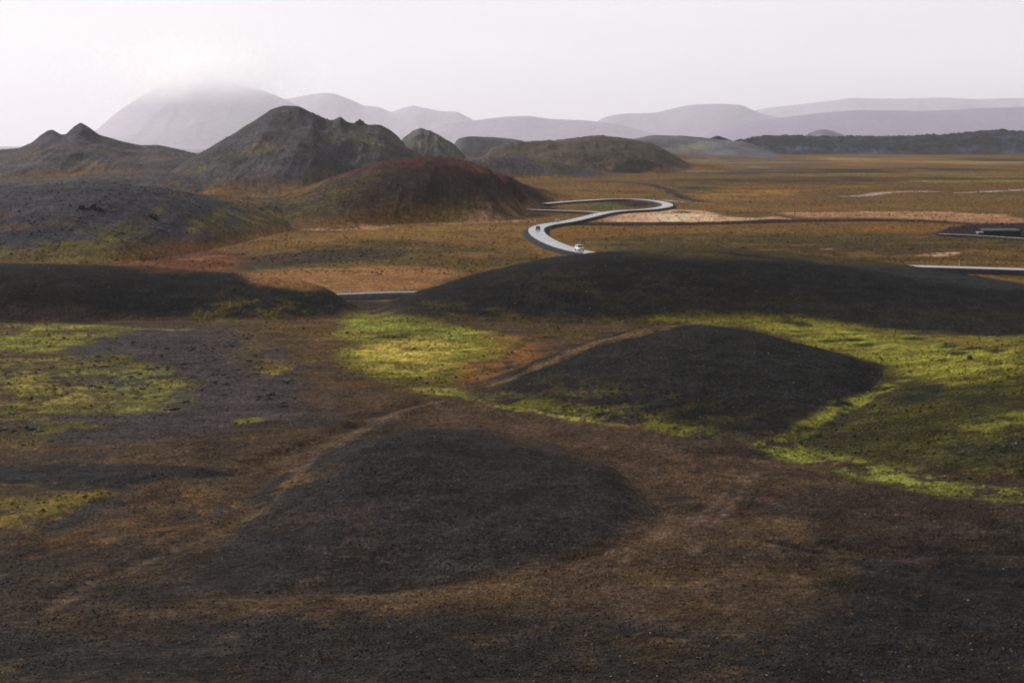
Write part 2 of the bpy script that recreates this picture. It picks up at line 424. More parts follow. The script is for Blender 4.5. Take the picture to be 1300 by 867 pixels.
nearall = (YR > -400) & (YR < 300)
mottle(nearall, 14, .7, albedo((46, 43, 42), 120), 31, 2.0, .05)
mottle(nearall, 3.0, .5, albedo((90, 71, 47), 120), 32, 1.6, .25, .2)
midall = (YR >= 280) & (YR < 1000)
mottle(midall, 45, .45, albedo((74, 62, 42), 500), 33, 3.0, .1)
mottle(midall, 10, .45, albedo((124, 92, 52), 500), 34, 3.0, .2)
farall = (YR >= 900) & (YR < 2800)
mottle(farall, 120, .45, albedo((80, 66, 54), 1500), 35, 3.0, .05)
mottle(farall, 40, .5, albedo((122, 98, 66), 1500), 36, 3.0, .25)

for i, hl in enumerate(HILLS):
    m = OWN == i + 1
    if not m.any(): continue
    D = float(np.mean(hl.Yc))
    xm_, ym_ = X[m], Y[m]
    w = sstep(hl.c0, hl.c1, REL[m] + 0.10 * fbm(xm_, ym_, D * .05, 3, 60 + i))[..., None]
    if i >= 0:
        hcv = np.interp(xm_ / np.maximum(ym_, 5), hl.us, hl.hc)
        w = w * sstep(0, .3 * hl.hc.max(), hcv)[..., None]
    c = albedo(hl.color, D)[None] * (1 + 0.16 * fbm(xm_, ym_, D * .06, 4, 90 + i, .6))[..., None]
    if hl.name == "lava_field":
        c = np.repeat(c, 1, 0) * np.array([1.04, 1.0, .97])
        c = c * np.exp(2.6 * fbm(xm_, ym_, 36, 4, 140, .8, 2.2) + 1.4 * fbm(xm_, ym_, 160, 3, 141, .6, 2.5))[..., None]
    elif hl.cat == "hill" and D > 400:
        c = c * np.exp(0.7 * fbm(xm_, ym_, D * .022, 4, 150 + i, .7))[..., None]
    CL[m] = CL[m] * (1 - w) + c * w

UU = X / np.maximum(Y, 5)
LV = np.log(np.maximum(Y, 5))


def paint(pts, color, soft=0.012, cover=None, amp=1.0, lam=None, nz=0.010, ymin=0, ymax=4200, veg=None, sx=1.0, D=None, line=None, seed=0, flat=False):
    """colour an area (or, with line = width in photo pixels, a strip) of the ground, given by its outline in the photograph"""
    q = hit(densify(pts, line is None), ymin, ymax)
    u, v = q[:, 0] / q[:, 1], np.log(q[:, 1])
    Dm = D or float(np.mean(q[:, 1]))
    pad = soft * 3 + nz * 2 + (0.05 if line else 0)
    r0, r1 = np.searchsorted(YR, math.exp(v.min() - pad)), np.searchsorted(YR, math.exp(v.max() + pad))
    c0, c1 = np.searchsorted(U, u.min() - pad), np.searchsorted(U, u.max() + pad)
    sl = (slice(r0, r1), slice(c0, c1))
    xx, yy = X[sl], Y[sl]
    if xx.size == 0: return
    lam = lam or Dm * 0.05
    a, b = UU[sl], LV[sl]
    d = np.full(a.shape, 1e9)
    inside = np.zeros(a.shape, bool)
    n = len(u)
    for i in range(n if line is None else n - 1):
        j = (i + 1) % n
        x0, y0, x1, y1 = u[i], v[i], u[j], v[j]
        ex, ey = x1 - x0, y1 - y0
        l2 = ex * ex + ey * ey + 1e-14
        t = np.clip(((a - x0) * ex + (b - y0) * ey) / l2, 0, 1)
        d = np.minimum(d, (a - x0 - t * ex) ** 2 + (b - y0 - t * ey) ** 2)
        if line is None:
            c = (y0 > b) != (y1 > b)
            inside ^= c & (a < (x1 - x0) * (b - y0) / (y1 - y0 + 1e-14) + x0)
    d = np.sqrt(d)
    if line is None:
        sd = np.where(inside, d, -d)
    else:
        sd = line * 0.5 / F - d
    ns = fbm(xx, yy, lam, 4, 200 + seed, .6)
    w = sstep(-soft, soft, sd + nz * ns) * amp
    if cover is not None:
        cn = fbm(xx, yy, lam * .7, 6, 300 + seed, .72, sx)
        w = w * sstep(-0.20, 0.20, cn + (cover - 0.5) * 1.1)
    if flat: w = w * (OWN[sl] == 0)
    if veg is not None and veg > .75: color = (color[0] * .95, color[1] * .91, color[2] * .90)
    w3 = w[..., None]
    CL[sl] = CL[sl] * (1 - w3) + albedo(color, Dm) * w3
    if veg is not None:
        VEG[sl] = VEG[sl] * (1 - w) + veg * w


# ---- black gravel, heath and moss of the near ground
G = dict(ymax=300)
paint([(250, 705), (330, 655), (390, 600), (440, 565), (530, 550), (620, 560), (700, 580), (765, 605), (812, 635), (815, 650), (790, 672), (740, 698), (660, 722), (560, 742), (470, 749), (390, 748), (300, 752), (200, 770), (150, 760)], (44, 42, 42), .02, None, .9, veg=0, **G)
paint([(250, 705), (330, 655), (400, 610), (500, 640), (520, 690), (420, 740), (300, 750), (150, 762)], (60, 51, 46), .03, .45, .7, **G)
paint([(-180, 690), (60, 690), (200, 700), (250, 712), (160, 745), (60, 770), (-180, 780)], (44, 40, 38), .03, .62, .85, **G)
paint([(-180, 800), (150, 800), (300, 780), (480, 765), (640, 772), (800, 785), (920, 800), (1000, 790), (1080, 745), (1180, 715), (1480, 700), (1400, 920), (-180, 920)], (38, 36, 36), .04, .78, .88, veg=0, **G)
paint([(1040, 706), (1150, 703), (1480, 698), (1400, 920), (900, 920), (960, 830), (1090, 770)], (35, 34, 35), .03, .8, .85, veg=0, **G)
paint([(960, 700), (1060, 680), (1150, 665), (1480, 650), (1480, 696), (1150, 702), (1050, 700)], (52, 46, 43), .02, .7, .8, **G)
paint([(700, 800), (900, 740), (1000, 730), (1040, 770), (900, 840), (760, 860)], (68, 54, 40), .05, .4, .7, **G)
paint([(820, 560), (960, 600), (1010, 640), (940, 680), (850, 700), (790, 720), (830, 650)], (84, 65, 50), .04, .6, .8, **G)
paint([(560, 500), (700, 530), (830, 560), (950, 590), (900, 620), (820, 620), (740, 585), (620, 550), (520, 535)], (74, 58, 45), .03, .6, .8, **G)
paint([(640, 742), (560, 752), (430, 760), (340, 780), (300, 800), (420, 790), (560, 770), (700, 750), (820, 700)], (80, 62, 46), .02, .45, .8, **G)
for ln, c, wd, am in (([(640, 742), (700, 730), (760, 708), (830, 682), (880, 660), (915, 630), (940, 600)], (98, 80, 68), 8, .85),
                      ([(60, 775), (110, 742), (180, 712), (260, 680), (330, 650), (370, 610), (400, 580), (460, 548), (530, 514)], (92, 76, 64), 8, .8),
                      ([(830, 682), (780, 720), (700, 745), (600, 752), (480, 757), (380, 768)], (92, 74, 60), 9, .7),
                      ([(960, 598), (930, 640), (900, 672), (880, 700)], (102, 84, 72), 7, .7),
                      ([(880, 690), (960, 700), (1060, 712), (1140, 735), (1200, 745)], (66, 58, 53), 10, .5)):
    paint(ln, c, .006, None, am, line=wd, nz=.012, lam=3, **G)
paint([(440, 546), (470, 530), (500, 520), (530, 512)], (38, 33, 31), .004, None, .9, line=8, nz=.006, lam=3, **G)  # shadow in the gully, painted as a dark strip
paint([(980, 686), (1040, 698), (1130, 703.5), (1220, 699), (1330, 696)], (33, 32, 32), .005, None, .9, line=9, nz=.006, lam=3, **G)  # shade along the fold under the right mound, painted dark
paint([(330, 752), (390, 749), (480, 746), (560, 739)], (36, 34, 33), .006, None, .7, line=8, nz=.006, lam=3, **G)  # shaded crease at the mound's front foot, painted dark
# left: bands of gravel and ochre grass
paint([(-180, 555), (80, 575), (200, 570), (330, 555), (420, 545), (470, 530), (430, 565), (330, 600), (200, 605), (0, 590), (-180, 590)], (76, 60, 45), .02, .6, .8, **G)
paint([(-180, 592), (150, 590), (290, 598), (300, 604), (200, 612), (130, 626), (0, 614), (-180, 614)], (42, 41, 42), .008, .9, .95, lam=4, **G)
paint([(-180, 616), (90, 616), (142, 626), (110, 645), (55, 668), (-180, 690)], (104, 90, 40), .012, .6, .95, veg=.6, lam=4, **G)
paint([(48, 674), (75, 655), (110, 640), (158, 628), (152, 640), (120, 658), (85, 674)], (44, 43, 43), .006, None, .95, lam=4, **G)
paint([(200, 668), (270, 642), (350, 628), (352, 640), (320, 652), (240, 674), (150, 690)], (48, 46, 44), .01, .6, .9, lam=4, **G)
paint([(60, 684), (130, 660), (220, 625), (300, 606), (420, 590), (370, 625), (330, 645), (260, 675), (180, 695), (100, 705)], (98, 72, 42), .02, .38, .9, veg=.4, lam=4, **G)
for p in ([(310, 795), (330, 782), (355, 778), (388, 790), (372, 812), (335, 820)], [(150, 835), (200, 820), (262, 808), (245, 822), (170, 845)], [(360, 840), (400, 835), (420, 860), (380, 868)], [(60, 600), (130, 596), (170, 602), (90, 606)]):
    paint(p, (41, 41, 43), .012, .6, .9, lam=3, **G)
# left moss flat
paint([(95, 427), (170, 417), (300, 418), (345, 440), (400, 470), (390, 500), (372, 528), (280, 550), (180, 562), (60, 566), (40, 540), (120, 500), (90, 455)], (63, 57, 57), .012, None, .95, veg=0, lam=5, **G)
paint([(-180, 408), (60, 411), (150, 418), (110, 435), (90, 452), (170, 452), (240, 485), (232, 515), (150, 530), (110, 558), (0, 572), (-180, 575)], (98, 94, 44), .012, .46, .95, veg=1, lam=6, sx=1.5, **G)
paint([(-180, 408), (70, 412), (160, 418), (118, 432), (80, 446), (0, 448), (-180, 450)], (132, 136, 58), .010, .52, .85, veg=1, lam=6, **G)
paint([(-20, 460), (60, 450), (110, 470), (120, 510), (60, 530), (0, 520)], (138, 132, 60), .02, .42, .8, veg=1, lam=4, **G)
paint([(70, 411), (150, 415), (235, 418)], (140, 145, 60), .004, .7, .9, line=14, nz=.006, lam=4, veg=1, **G)
paint([(120, 470), (210, 468), (245, 492), (230, 520), (150, 525)], (118, 120, 60), .012, .48, .9, veg=1, lam=4, **G)
paint([(290, 420), (380, 412), (440, 405), (440, 430), (410, 465), (345, 480), (310, 462), (300, 440)], (98, 84, 42), .02, .5, .85, veg=.8, lam=5, **G)
paint([(335, 455), (372, 462), (360, 476), (322, 474)], (128, 118, 58), .008, .55, .9, veg=1, lam=3, **G)
paint([(295, 536), (340, 530), (345, 536), (302, 542)], (110, 110, 55), .004, .6, .9, veg=1, lam=3, **G)
paint([(370, 410), (460, 402), (470, 430), (450, 470), (540, 500), (460, 530), (400, 510), (390, 470)], (84, 64, 42), .02, .6, .8, veg=.3, **G)
# black hill on the left
paint([(230, 396), (285, 380), (335, 380), (390, 396), (400, 404), (340, 410), (250, 410)], (96, 88, 42), .012, .5, .9, veg=1, lam=4, **G)
paint([(-180, 384), (60, 382), (140, 393), (230, 402), (230, 409), (0, 404), (-180, 404)], (58, 49, 44), .010, .55, .9, lam=5, **G)
paint([(380, 372), (410, 385), (440, 402)], (76, 68, 58), .004, .5, .6, line=10, nz=.006, lam=3, **G)
# broad hill
paint([(490, 402), (545, 384), (620, 392), (700, 408), (740, 428), (700, 432), (620, 420), (540, 410)], (74, 66, 36), .015, .55, .9, veg=.8, lam=6, **G)
paint([(640, 352), (760, 344), (870, 350), (960, 375), (1010, 395), (950, 408), (850, 405), (760, 408), (700, 410), (650, 380)], (54, 48, 39), .03, .45, .6, veg=.4, lam=6, **G)
paint([(1000, 380), (1150, 400), (1300, 420), (1480, 430), (1480, 440), (1180, 425), (1040, 408)], (52, 48, 38), .02, .45, .7, veg=.3, lam=6, **G)
paint([(715, 432), (760, 412), (830, 400), (900, 398), (1000, 404), (980, 412), (900, 411), (830, 412), (770, 424)], (86, 74, 40), .012, .6, .9, veg=.8, lam=5, **G)
paint([(780, 380), (900, 375), (1000, 380), (1480, 405), (1480, 444), (1200, 428), (1080, 415), (960, 404), (860, 402), (760, 404)], (40, 39, 37), .02, None, .95, veg=.1, lam=9, **G)
paint([(700, 432), (760, 408), (860, 401), (960, 404), (1080, 414), (1200, 426), (1480, 440), (1480, 450), (1200, 432), (1060, 418), (960, 410), (860, 410)], (84, 77, 42), .012, .34, .7, veg=.7, lam=6, **G)
paint([(960, 318), (1060, 322), (1160, 336), (1260, 352), (1480, 372), (1480, 384), (1240, 364), (1120, 346), (1000, 330)], (56, 56, 59), .015, .7, .7, lam=8, **G)  # back light on the right crest, painted as a paler band
# green hollow in the middle: moss, with its sun patch painted into the colour
paint([(425, 452), (450, 438), (432, 425), (440, 408), (462, 397), (500, 402), (560, 412), (630, 422), (662, 433), (655, 448), (615, 462), (590, 480), (560, 497), (520, 492), (480, 478), (445, 465)], (122, 120, 50), .010, .74, .95, veg=1, lam=7, sx=1.5, **G)
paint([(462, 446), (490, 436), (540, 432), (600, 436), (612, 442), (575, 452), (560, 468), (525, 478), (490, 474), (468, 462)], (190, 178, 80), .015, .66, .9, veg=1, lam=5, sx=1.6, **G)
paint([(440, 412), (480, 404), (540, 414), (600, 424), (640, 432), (600, 440), (550, 432), (500, 428), (460, 424)], (128, 142, 62), .012, .56, .85, veg=1, lam=5, sx=1.6, **G)
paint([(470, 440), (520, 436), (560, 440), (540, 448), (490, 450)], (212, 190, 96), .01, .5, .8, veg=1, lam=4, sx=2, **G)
paint([(530, 494), (570, 488), (600, 500), (580, 503), (540, 500)], (128, 128, 62), .006, .65, .9, veg=1, lam=4, **G)
paint([(605, 428), (660, 428), (695, 440), (690, 452), (640, 472), (600, 487), (568, 486), (590, 462), (645, 448)], (122, 82, 42), .02, .62, .9, veg=.5, lam=5, **G)
paint([(630, 434), (672, 436), (684, 445), (650, 447)], (150, 100, 45), .012, .6, .8, veg=.5, lam=4, **G)
paint([(596, 499), (640, 481), (690, 458), (750, 434), (830, 414), (880, 410), (760, 438), (700, 462), (640, 486)], (98, 76, 50), .004, .8, .85, lam=5, **G)
# mound in the middle
paint([(600, 499), (640, 499), (700, 508), (760, 516), (830, 528), (890, 542), (905, 553), (860, 553), (780, 541), (700, 527), (630, 515)], (104, 106, 46), .008, .62, .95, veg=1, lam=5, sx=1.5, **G)
paint([(560, 500), (600, 505), (640, 517), (720, 531), (800, 545), (870, 554)], (140, 142, 66), .003, .6, .9, line=10, nz=.007, lam=4, veg=1, **G)
paint([(640, 490), (700, 478), (800, 490), (900, 515), (960, 530), (890, 545), (760, 520), (680, 508)], (70, 64, 38), .02, .46, .8, veg=.7, lam=4, **G)
paint([(840, 556), (900, 550), (960, 548), (1060, 515), (1000, 552), (950, 566), (900, 566)], (62, 56, 40), .012, .6, .8, veg=.3, lam=4, **G)
# right moss
paint([(830, 408), (890, 405), (960, 402), (1080, 412), (1200, 424), (1480, 438), (1480, 480), (1200, 492), (1150, 478), (1080, 452), (1000, 428), (940, 414), (880, 411)], (116, 116, 48), .010, .72, .95, veg=1, lam=7, sx=1.6, **G)
paint([(935, 409), (1000, 409), (1080, 420), (1150, 438), (1250, 450), (1300, 458), (1240, 474), (1160, 476), (1110, 458), (1040, 433), (980, 418)], (138, 142, 60), .012, .62, .9, veg=1, lam=6, sx=1.6, **G)
paint([(1160, 420), (1300, 432), (1480, 436), (1480, 452), (1240, 445), (1170, 434)], (98, 86, 44), .012, .5, .8, veg=.8, lam=5, **G)
paint([(955, 565), (1000, 548), (1060, 523), (1140, 493), (1200, 486), (1480, 465), (1480, 640), (1250, 634), (1150, 624), (1090, 610), (1030, 590)], (72, 73, 36), .010, .42, .85, veg=1, lam=5, sx=1.3, **G)
paint([(955, 565), (1000, 556), (1050, 570), (1110, 585), (1190, 604), (1160, 622), (1095, 608), (1035, 591)], (128, 138, 58), .012, .56, .9, veg=1, lam=4, **G)
paint([(985, 562), (1030, 538), (1075, 515), (1110, 500), (1150, 484)], (128, 132, 56), .006, .6, .9, line=22, nz=.01, lam=4, veg=1, **G)
paint([(1130, 506), (1160, 493), (1200, 489), (1192, 500), (1150, 517)], (42, 44, 38), .006, .75, .95, veg=.2, lam=4, **G)
paint([(1165, 582), (1230, 563), (1300, 552), (1480, 548), (1480, 580), (1250, 590)], (45, 46, 36), .010, .6, .95, veg=.3, lam=4, **G)
paint([(1015, 560), (1100, 536), (1165, 545), (1110, 575), (1050, 574)], (56, 54, 38), .012, .6, .9, veg=.4, lam=4, **G)
paint([(1200, 545), (1300, 525), (1480, 520), (1480, 545), (1260, 560)], (116, 120, 52), .012, .5, .8, veg=1, lam=4, **G)
paint([(1150, 598), (1250, 616), (1480, 626), (1480, 642), (1250, 636), (1160, 624)], (108, 112, 52), .008, .52, .85, veg=1, lam=4, **G)
paint([(1090, 612), (1130, 620), (1180, 629)], (40, 38, 34), .004, .7, .9, line=9, nz=.006, lam=3, **G)
for cx, cy, rx, ry in ((1000, 408, 10, 2.5), (1018, 412, 8, 2.5), (1010, 421, 7, 1.5), (1085, 431, 12, 2), (1098, 437, 16, 2.5), (1055, 432, 12, 1.5), (1205, 440, 11, 3), (1236, 447, 18, 3.5), (1262, 450, 14, 4), (1215, 453, 18, 3.5), (1200, 462, 6, 1.5), (1160, 430, 12, 2), (1270, 477, 14, 2), (515, 426, 14, 1.6), (655, 440, 8, 1.6), (572, 435, 7, 1.4), (500, 430, 20, 1.6)):
    paint([(cx + rx * math.cos(a), cy + ry * math.sin(a)) for a in np.linspace(0, 5.6, 9)], (44, 50, 30), .005, None, .92, veg=.5, lam=4, nz=.006, **G)

# ---- the plain
M = dict(ymin=232, ymax=1400)
paint([(330, 320), (450, 305), (610, 309), (670, 322), (690, 326), (600, 347), (440, 342), (330, 346)], (78, 66, 38), .02, .6, .9, **M)
paint([(285, 334), (350, 322), (420, 316), (540, 318), (480, 328), (400, 334), (330, 345), (280, 348)], (60, 54, 49), .010, .75, .9, lam=20, **M)
paint([(300, 306), (420, 292), (560, 287), (650, 285), (660, 300), (600, 306), (450, 302), (330, 316)], (126, 97, 54), .02, .6, .8, **M)
paint([(300, 350), (380, 341), (480, 337), (560, 340), (592, 348), (545, 363), (500, 371), (400, 372), (330, 365)], (142, 101, 66), .010, .85, .9, lam=14, **M)  # orange heath, its sun patch put into the colour as well
paint([(330, 344), (440, 337), (520, 336), (560, 338)], (96, 84, 44), .006, .5, .7, line=40, lam=10, **M)
paint([(140, 336), (185, 319), (255, 315), (310, 322), (300, 345), (200, 345)], (98, 58, 42), .012, .8, .95, lam=16, **M)
paint([(225, 330), (262, 320), (285, 326), (262, 336)], (150, 104, 76), .015, .45, .8, lam=8, **M)
paint([(180, 330), (215, 322), (245, 324), (210, 336)], (54, 42, 38), .012, .5, .8, lam=8, **M)
paint([(200, 318), (280, 302), (330, 296), (420, 290), (480, 286), (420, 300), (330, 312), (260, 316)], (98, 70, 48), .02, .6, .9, **M)
paint([(395, 289), (440, 286), (495, 287), (480, 292), (400, 293)], (172, 132, 108), .008, .6, .9, lam=12, **M)
paint([(555, 281), (600, 275), (680, 272), (672, 282), (570, 286)], (150, 116, 92), .012, .55, .9, lam=14, **M)
paint([(610, 258), (660, 255), (722, 256), (716, 262), (640, 263)], (158, 120, 92), .01, .65, .9, lam=14, **M)
paint([(470, 270), (560, 275), (600, 268), (620, 262), (560, 262)], (96, 72, 52), .02, .5, .8, **M)
paint([(600, 240), (680, 250), (740, 247), (720, 256), (640, 257)], (72, 62, 52), .015, .6, .9, lam=20, **M)
paint([(742, 262), (760, 256.5), (800, 255), (812, 257), (800, 264), (760, 266.5)], (78, 86, 52), .006, .7, .9, lam=10, **M)
paint([(776, 257), (800, 255), (836, 257), (840, 260.5), (820, 263), (795, 263.5)], (52, 45, 44), .006, .8, .95, lam=10, **M)
paint([(700, 235), (780, 232), (830, 240), (850, 250), (800, 251), (720, 254), (690, 246)], (124, 95, 56), .02, .6, .8, **M)
paint([(820, 252), (860, 246), (880, 240), (850, 236), (860, 228), (900, 236), (880, 250), (850, 258)], (88, 88, 56), .02, .5, .8, **M)
paint([(862, 239), (885, 232), (918, 233), (908, 239), (880, 241)], (56, 53, 52), .008, .8, .95, lam=12, **M)
paint([(870, 252), (940, 238), (1010, 241), (1000, 250), (900, 260), (960, 268)], (152, 110, 62), .02, .55, .85, **M)
paint([(930, 262), (1000, 248), (1080, 256), (1060, 268), (960, 270)], (118, 90, 60), .02, .5, .8, **M)
paint([(1060, 250), (1300, 245), (1480, 250), (1480, 278), (1240, 272), (1080, 268)], (106, 85, 57), .02, .6, .85, **M)
paint([(755, 279), (800, 269), (846, 266), (885, 267), (925, 275), (965, 277), (1002, 272), (1006, 279), (900, 282), (780, 282)], (196, 156, 126), .008, .82, .95, lam=12, nz=.006, **M)  # pale sand and its core, brightened in colour for the sun patch
paint([(820, 275), (868, 271), (900, 274), (905, 279), (840, 281)], (232, 192, 160), .010, .7, .9, lam=10, **M)
paint([(720, 280), (760, 273), (800, 270), (780, 279), (740, 284)], (140, 106, 80), .01, .6, .8, lam=10, **M)
paint([(980, 276), (1010, 271), (1100, 270), (1200, 271), (1270, 275), (1320, 281), (1300, 284), (1240, 283), (1180, 279), (1080, 276)], (156, 118, 90), .006, .8, .95, lam=9, nz=.006, **M)
paint([(1005, 271), (1100, 269.6), (1200, 270.6), (1270, 274.6)], (196, 150, 120), .004, .6, .8, line=26, nz=.006, lam=9, **M)
paint([(850, 270), (866, 268), (884, 269), (880, 271.5), (856, 271.5)], (58, 46, 42), .006, .7, .9, lam=8, **M)
paint([(690, 288), (850, 287), (1000, 285), (1180, 286), (1228, 287), (1180, 292), (1000, 293), (850, 296), (700, 304)], (118, 84, 46), .012, .7, .9, **M)
paint([(720, 305), (800, 298), (900, 296), (1100, 294), (1180, 297), (1480, 306), (1480, 336), (1200, 338), (1000, 334), (850, 330), (770, 318)], (72, 63, 42), .02, .66, .9, sx=2, **M)
paint([(1000, 312), (1120, 308), (1300, 312), (1480, 318), (1480, 334), (1170, 332), (1060, 328)], (74, 60, 44), .02, .6, .8, sx=2, **M)
paint([(1172, 325.5), (1185, 321.5), (1210, 320.5), (1212, 323), (1190, 326)], (205, 165, 128), .005, .66, .95, lam=5, nz=.008, **M)
paint([(1046, 317), (1060, 315.4), (1076, 316)], (150, 112, 84), .004, .6, .9, line=14, lam=6, **M)
paint([(1240, 346), (1300, 349), (1480, 354), (1480, 366), (1300, 356)], (66, 66, 34), .01, .8, .9, **M)
# dark lava bank and gravel pad
paint([(690, 284), (730, 282.6), (800, 282.3), (900, 281.8), (980, 278.5), (1030, 279.5), (1100, 278), (1170, 279.5), (1230, 283.8), (1230, 285.3), (1170, 282.5), (1100, 281.8), (1030, 282.5), (960, 284.6), (850, 287), (740, 286.6), (690, 286.5)], (50, 42, 44), .003, None, .97, lam=10, nz=.003, **M)
paint([(985, 272.5), (1010, 274.5), (1025, 279), (1000, 279)], (60, 50, 50), .006, .8, .9, lam=10, **M)
paint([(1181, 296), (1205, 290), (1230, 285), (1300, 283), (1400, 281), (1400, 312), (1300, 304.5), (1250, 301), (1204, 298.6)], (50, 43, 48), .003, None, .97, lam=6, nz=.003, **M)
paint([(430, 370), (512, 369), (512, 400), (430, 400)], (46, 42, 42), .01, None, .9, ymin=236, ymax=272, lam=6)
# far bands
FB = dict(ymin=700, ymax=3000, flat=True)
def band(ln, c, vt, am=.9, cover=.6, lam=None):
    dep = np.mean([p[1] for p in ln]) - 185.0
    paint(ln, c, .012, cover, am, line=vt * F / max(dep, 8), nz=.02, lam=lam, sx=3, **FB)
band([(960, 199.5), (1060, 202), (1180, 203.5), (1300, 206.5)], (150, 128, 88), 2.2)
band([(1020, 200.5), (1150, 201), (1320, 203.5)], (60, 55, 56), 1.4, .8)
band([(900, 218.5), (980, 217.6), (1010, 218.5), (1060, 217)], (62, 54, 50), 2.2, .9, .7)
band([(1020, 226), (1100, 228), (1180, 226)], (62, 54, 50), 2.2, .9, .7)
band([(870, 229), (1000, 230), (1160, 229), (1330, 227)], (66, 58, 50), 2.0, .9, .66)
band([(1100, 217.5), (1180, 215), (1320, 217)], (66, 66, 62), 2.2, .9, .66)
band([(1060, 236), (1170, 235), (1260, 231)], (126, 118, 66), 4, .8, .5)
band([(930, 222), (1020, 222), (1160, 221), (1330, 224)], (140, 122, 74), 2, .8, .5)
band([(860, 206), (900, 203), (960, 200), (985, 200)], (150, 128, 96), 2.4, .9, .6)
band([(840, 214), (870, 210), (910, 204)], (78, 74, 76), 4, .8, .6)
band([(1020, 207), (1080, 209)], (150, 110, 92), 2, .7, .5)
band([(940, 236), (1040, 240), (1120, 244)], (124, 92, 54), 4, .7, .5)
band([(980, 255), (1040, 254)], (84, 76, 72), 5, .6, .5)
band([(700, 228), (800, 226), (900, 224)], (104, 84, 54), 5, .7, .5)
paint([(1000, 236), (1300, 232), (1480, 234), (1480, 244), (1060, 246)], (98, 76, 52), .03, .6, .8, **FB)
# distant dark track and pale trail
paint([(740, 229.5), (775, 231), (812, 233), (832, 236.5), (848, 240.5), (856, 246), (868, 251.5), (892, 256)], (66, 60, 64), .002, None, .95, line=16, nz=.003, lam=12, **FB)
paint([(846, 254), (870, 256.4), (893, 257.5)], (168, 156, 150), .002, None, .9, line=11, nz=.002, lam=12, **FB)
for ln in ([(1078, 249), (1096, 248.4), (1114, 245.6), (1130, 244.2), (1160, 243), (1184, 243.4)], [(1222, 244.6), (1260, 243.2), (1285, 242), (1320, 240)]):
    paint(ln, (165, 152, 146), .002, .75, .9, line=26, nz=.003, lam=12, **FB)

# ---- hills
Hh = dict(ymin=330, ymax=3600)
paint([(-180, 300), (40, 290), (110, 288), (180, 290), (150, 318), (110, 334), (-180, 340)], (88, 80, 44), .03, .5, .9, veg=.6, lam=14, ymin=330, ymax=560)
paint([(60, 334), (100, 322), (140, 300), (190, 272), (210, 262), (200, 280), (150, 310), (130, 334)], (98, 92, 52), .01, .45, .8, veg=.5, lam=8, ymin=330, ymax=560)
paint([(-180, 280), (0, 268), (60, 275), (90, 295), (-180, 320)], (82, 62, 50), .02, .45, .85, lam=14, ymin=330, ymax=560)
paint([(240, 292), (262, 278), (285, 266), (290, 270), (265, 288), (245, 297)], (108, 98, 50), .008, .65, .9, veg=.6, lam=8, ymin=330, ymax=620)
paint([(100, 268), (118, 260), (135, 264), (140, 272), (120, 276), (102, 275)], (46, 46, 52), .006, .6, .9, lam=5, ymin=330, ymax=560)
paint([(180, 250), (240, 254), (250, 258), (200, 256)], (88, 80, 74), .008, .5, .7, lam=8, ymin=330, ymax=560)
paint([(285, 270), (320, 262), (380, 248), (440, 232), (490, 222), (440, 250), (400, 275), (350, 288), (290, 296), (260, 300)], (84, 75, 46), .02, .52, .9, veg=.5, lam=12, ymin=400, ymax=760)
paint([(300, 288), (330, 276), (352, 270), (350, 280), (320, 292)], (140, 130, 54), .01, .55, .85, veg=.8, lam=8, ymin=400, ymax=760)
paint([(270, 248), (310, 250), (380, 238), (430, 226), (380, 248), (310, 260), (280, 260)], (112, 86, 52), .012, .6, .9, lam=10, ymin=400, ymax=900)
paint([(425, 224), (470, 207), (520, 199), (560, 198), (600, 205), (640, 222), (600, 222), (540, 212), (480, 216)], (78, 50, 50), .02, .7, .9, lam=12, ymin=560, ymax=760)
paint([(560, 200), (600, 204), (640, 222), (620, 224), (590, 212)], (112, 76, 68), .015, .55, .85, lam=9, ymin=560, ymax=760)
paint([(560, 262), (600, 255), (640, 240), (665, 238), (650, 255), (600, 268)], (56, 52, 52), .02, .6, .9, lam=10, ymin=560, ymax=720)  # right flank turned from the sun: its shade is painted dark here and below
paint([(600, 222), (640, 226), (665, 238), (640, 242), (600, 236)], (50, 46, 46), .015, .55, .9, lam=10, ymin=560, ymax=720)
paint([(520, 276), (580, 272), (600, 258), (560, 262)], (88, 84, 48), .02, .45, .8, veg=.5, lam=9, ymin=480, ymax=720)
# cone
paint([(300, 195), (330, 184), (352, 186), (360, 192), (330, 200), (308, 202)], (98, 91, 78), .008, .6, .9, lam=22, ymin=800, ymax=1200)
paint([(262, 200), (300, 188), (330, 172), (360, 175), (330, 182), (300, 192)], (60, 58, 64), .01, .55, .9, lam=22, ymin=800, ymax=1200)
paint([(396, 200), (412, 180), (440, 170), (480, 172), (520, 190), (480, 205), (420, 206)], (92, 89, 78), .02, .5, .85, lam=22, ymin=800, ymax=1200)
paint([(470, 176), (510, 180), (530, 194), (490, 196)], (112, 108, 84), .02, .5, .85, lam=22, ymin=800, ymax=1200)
paint([(372, 206), (384, 190), (398, 172), (412, 152), (402, 178), (390, 198)], (56, 55, 62), .006, .7, .9, lam=22, ymin=800, ymax=1200)  # shaded side of the gully, painted dark
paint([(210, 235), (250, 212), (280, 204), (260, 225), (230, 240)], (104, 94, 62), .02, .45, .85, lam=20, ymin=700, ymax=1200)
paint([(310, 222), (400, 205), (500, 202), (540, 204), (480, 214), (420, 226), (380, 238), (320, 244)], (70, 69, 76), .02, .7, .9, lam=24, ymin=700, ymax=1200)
paint([(375, 232), (420, 220), (430, 226), (390, 240)], (92, 84, 62), .015, .5, .8, lam=20, ymin=700, ymax=1200)
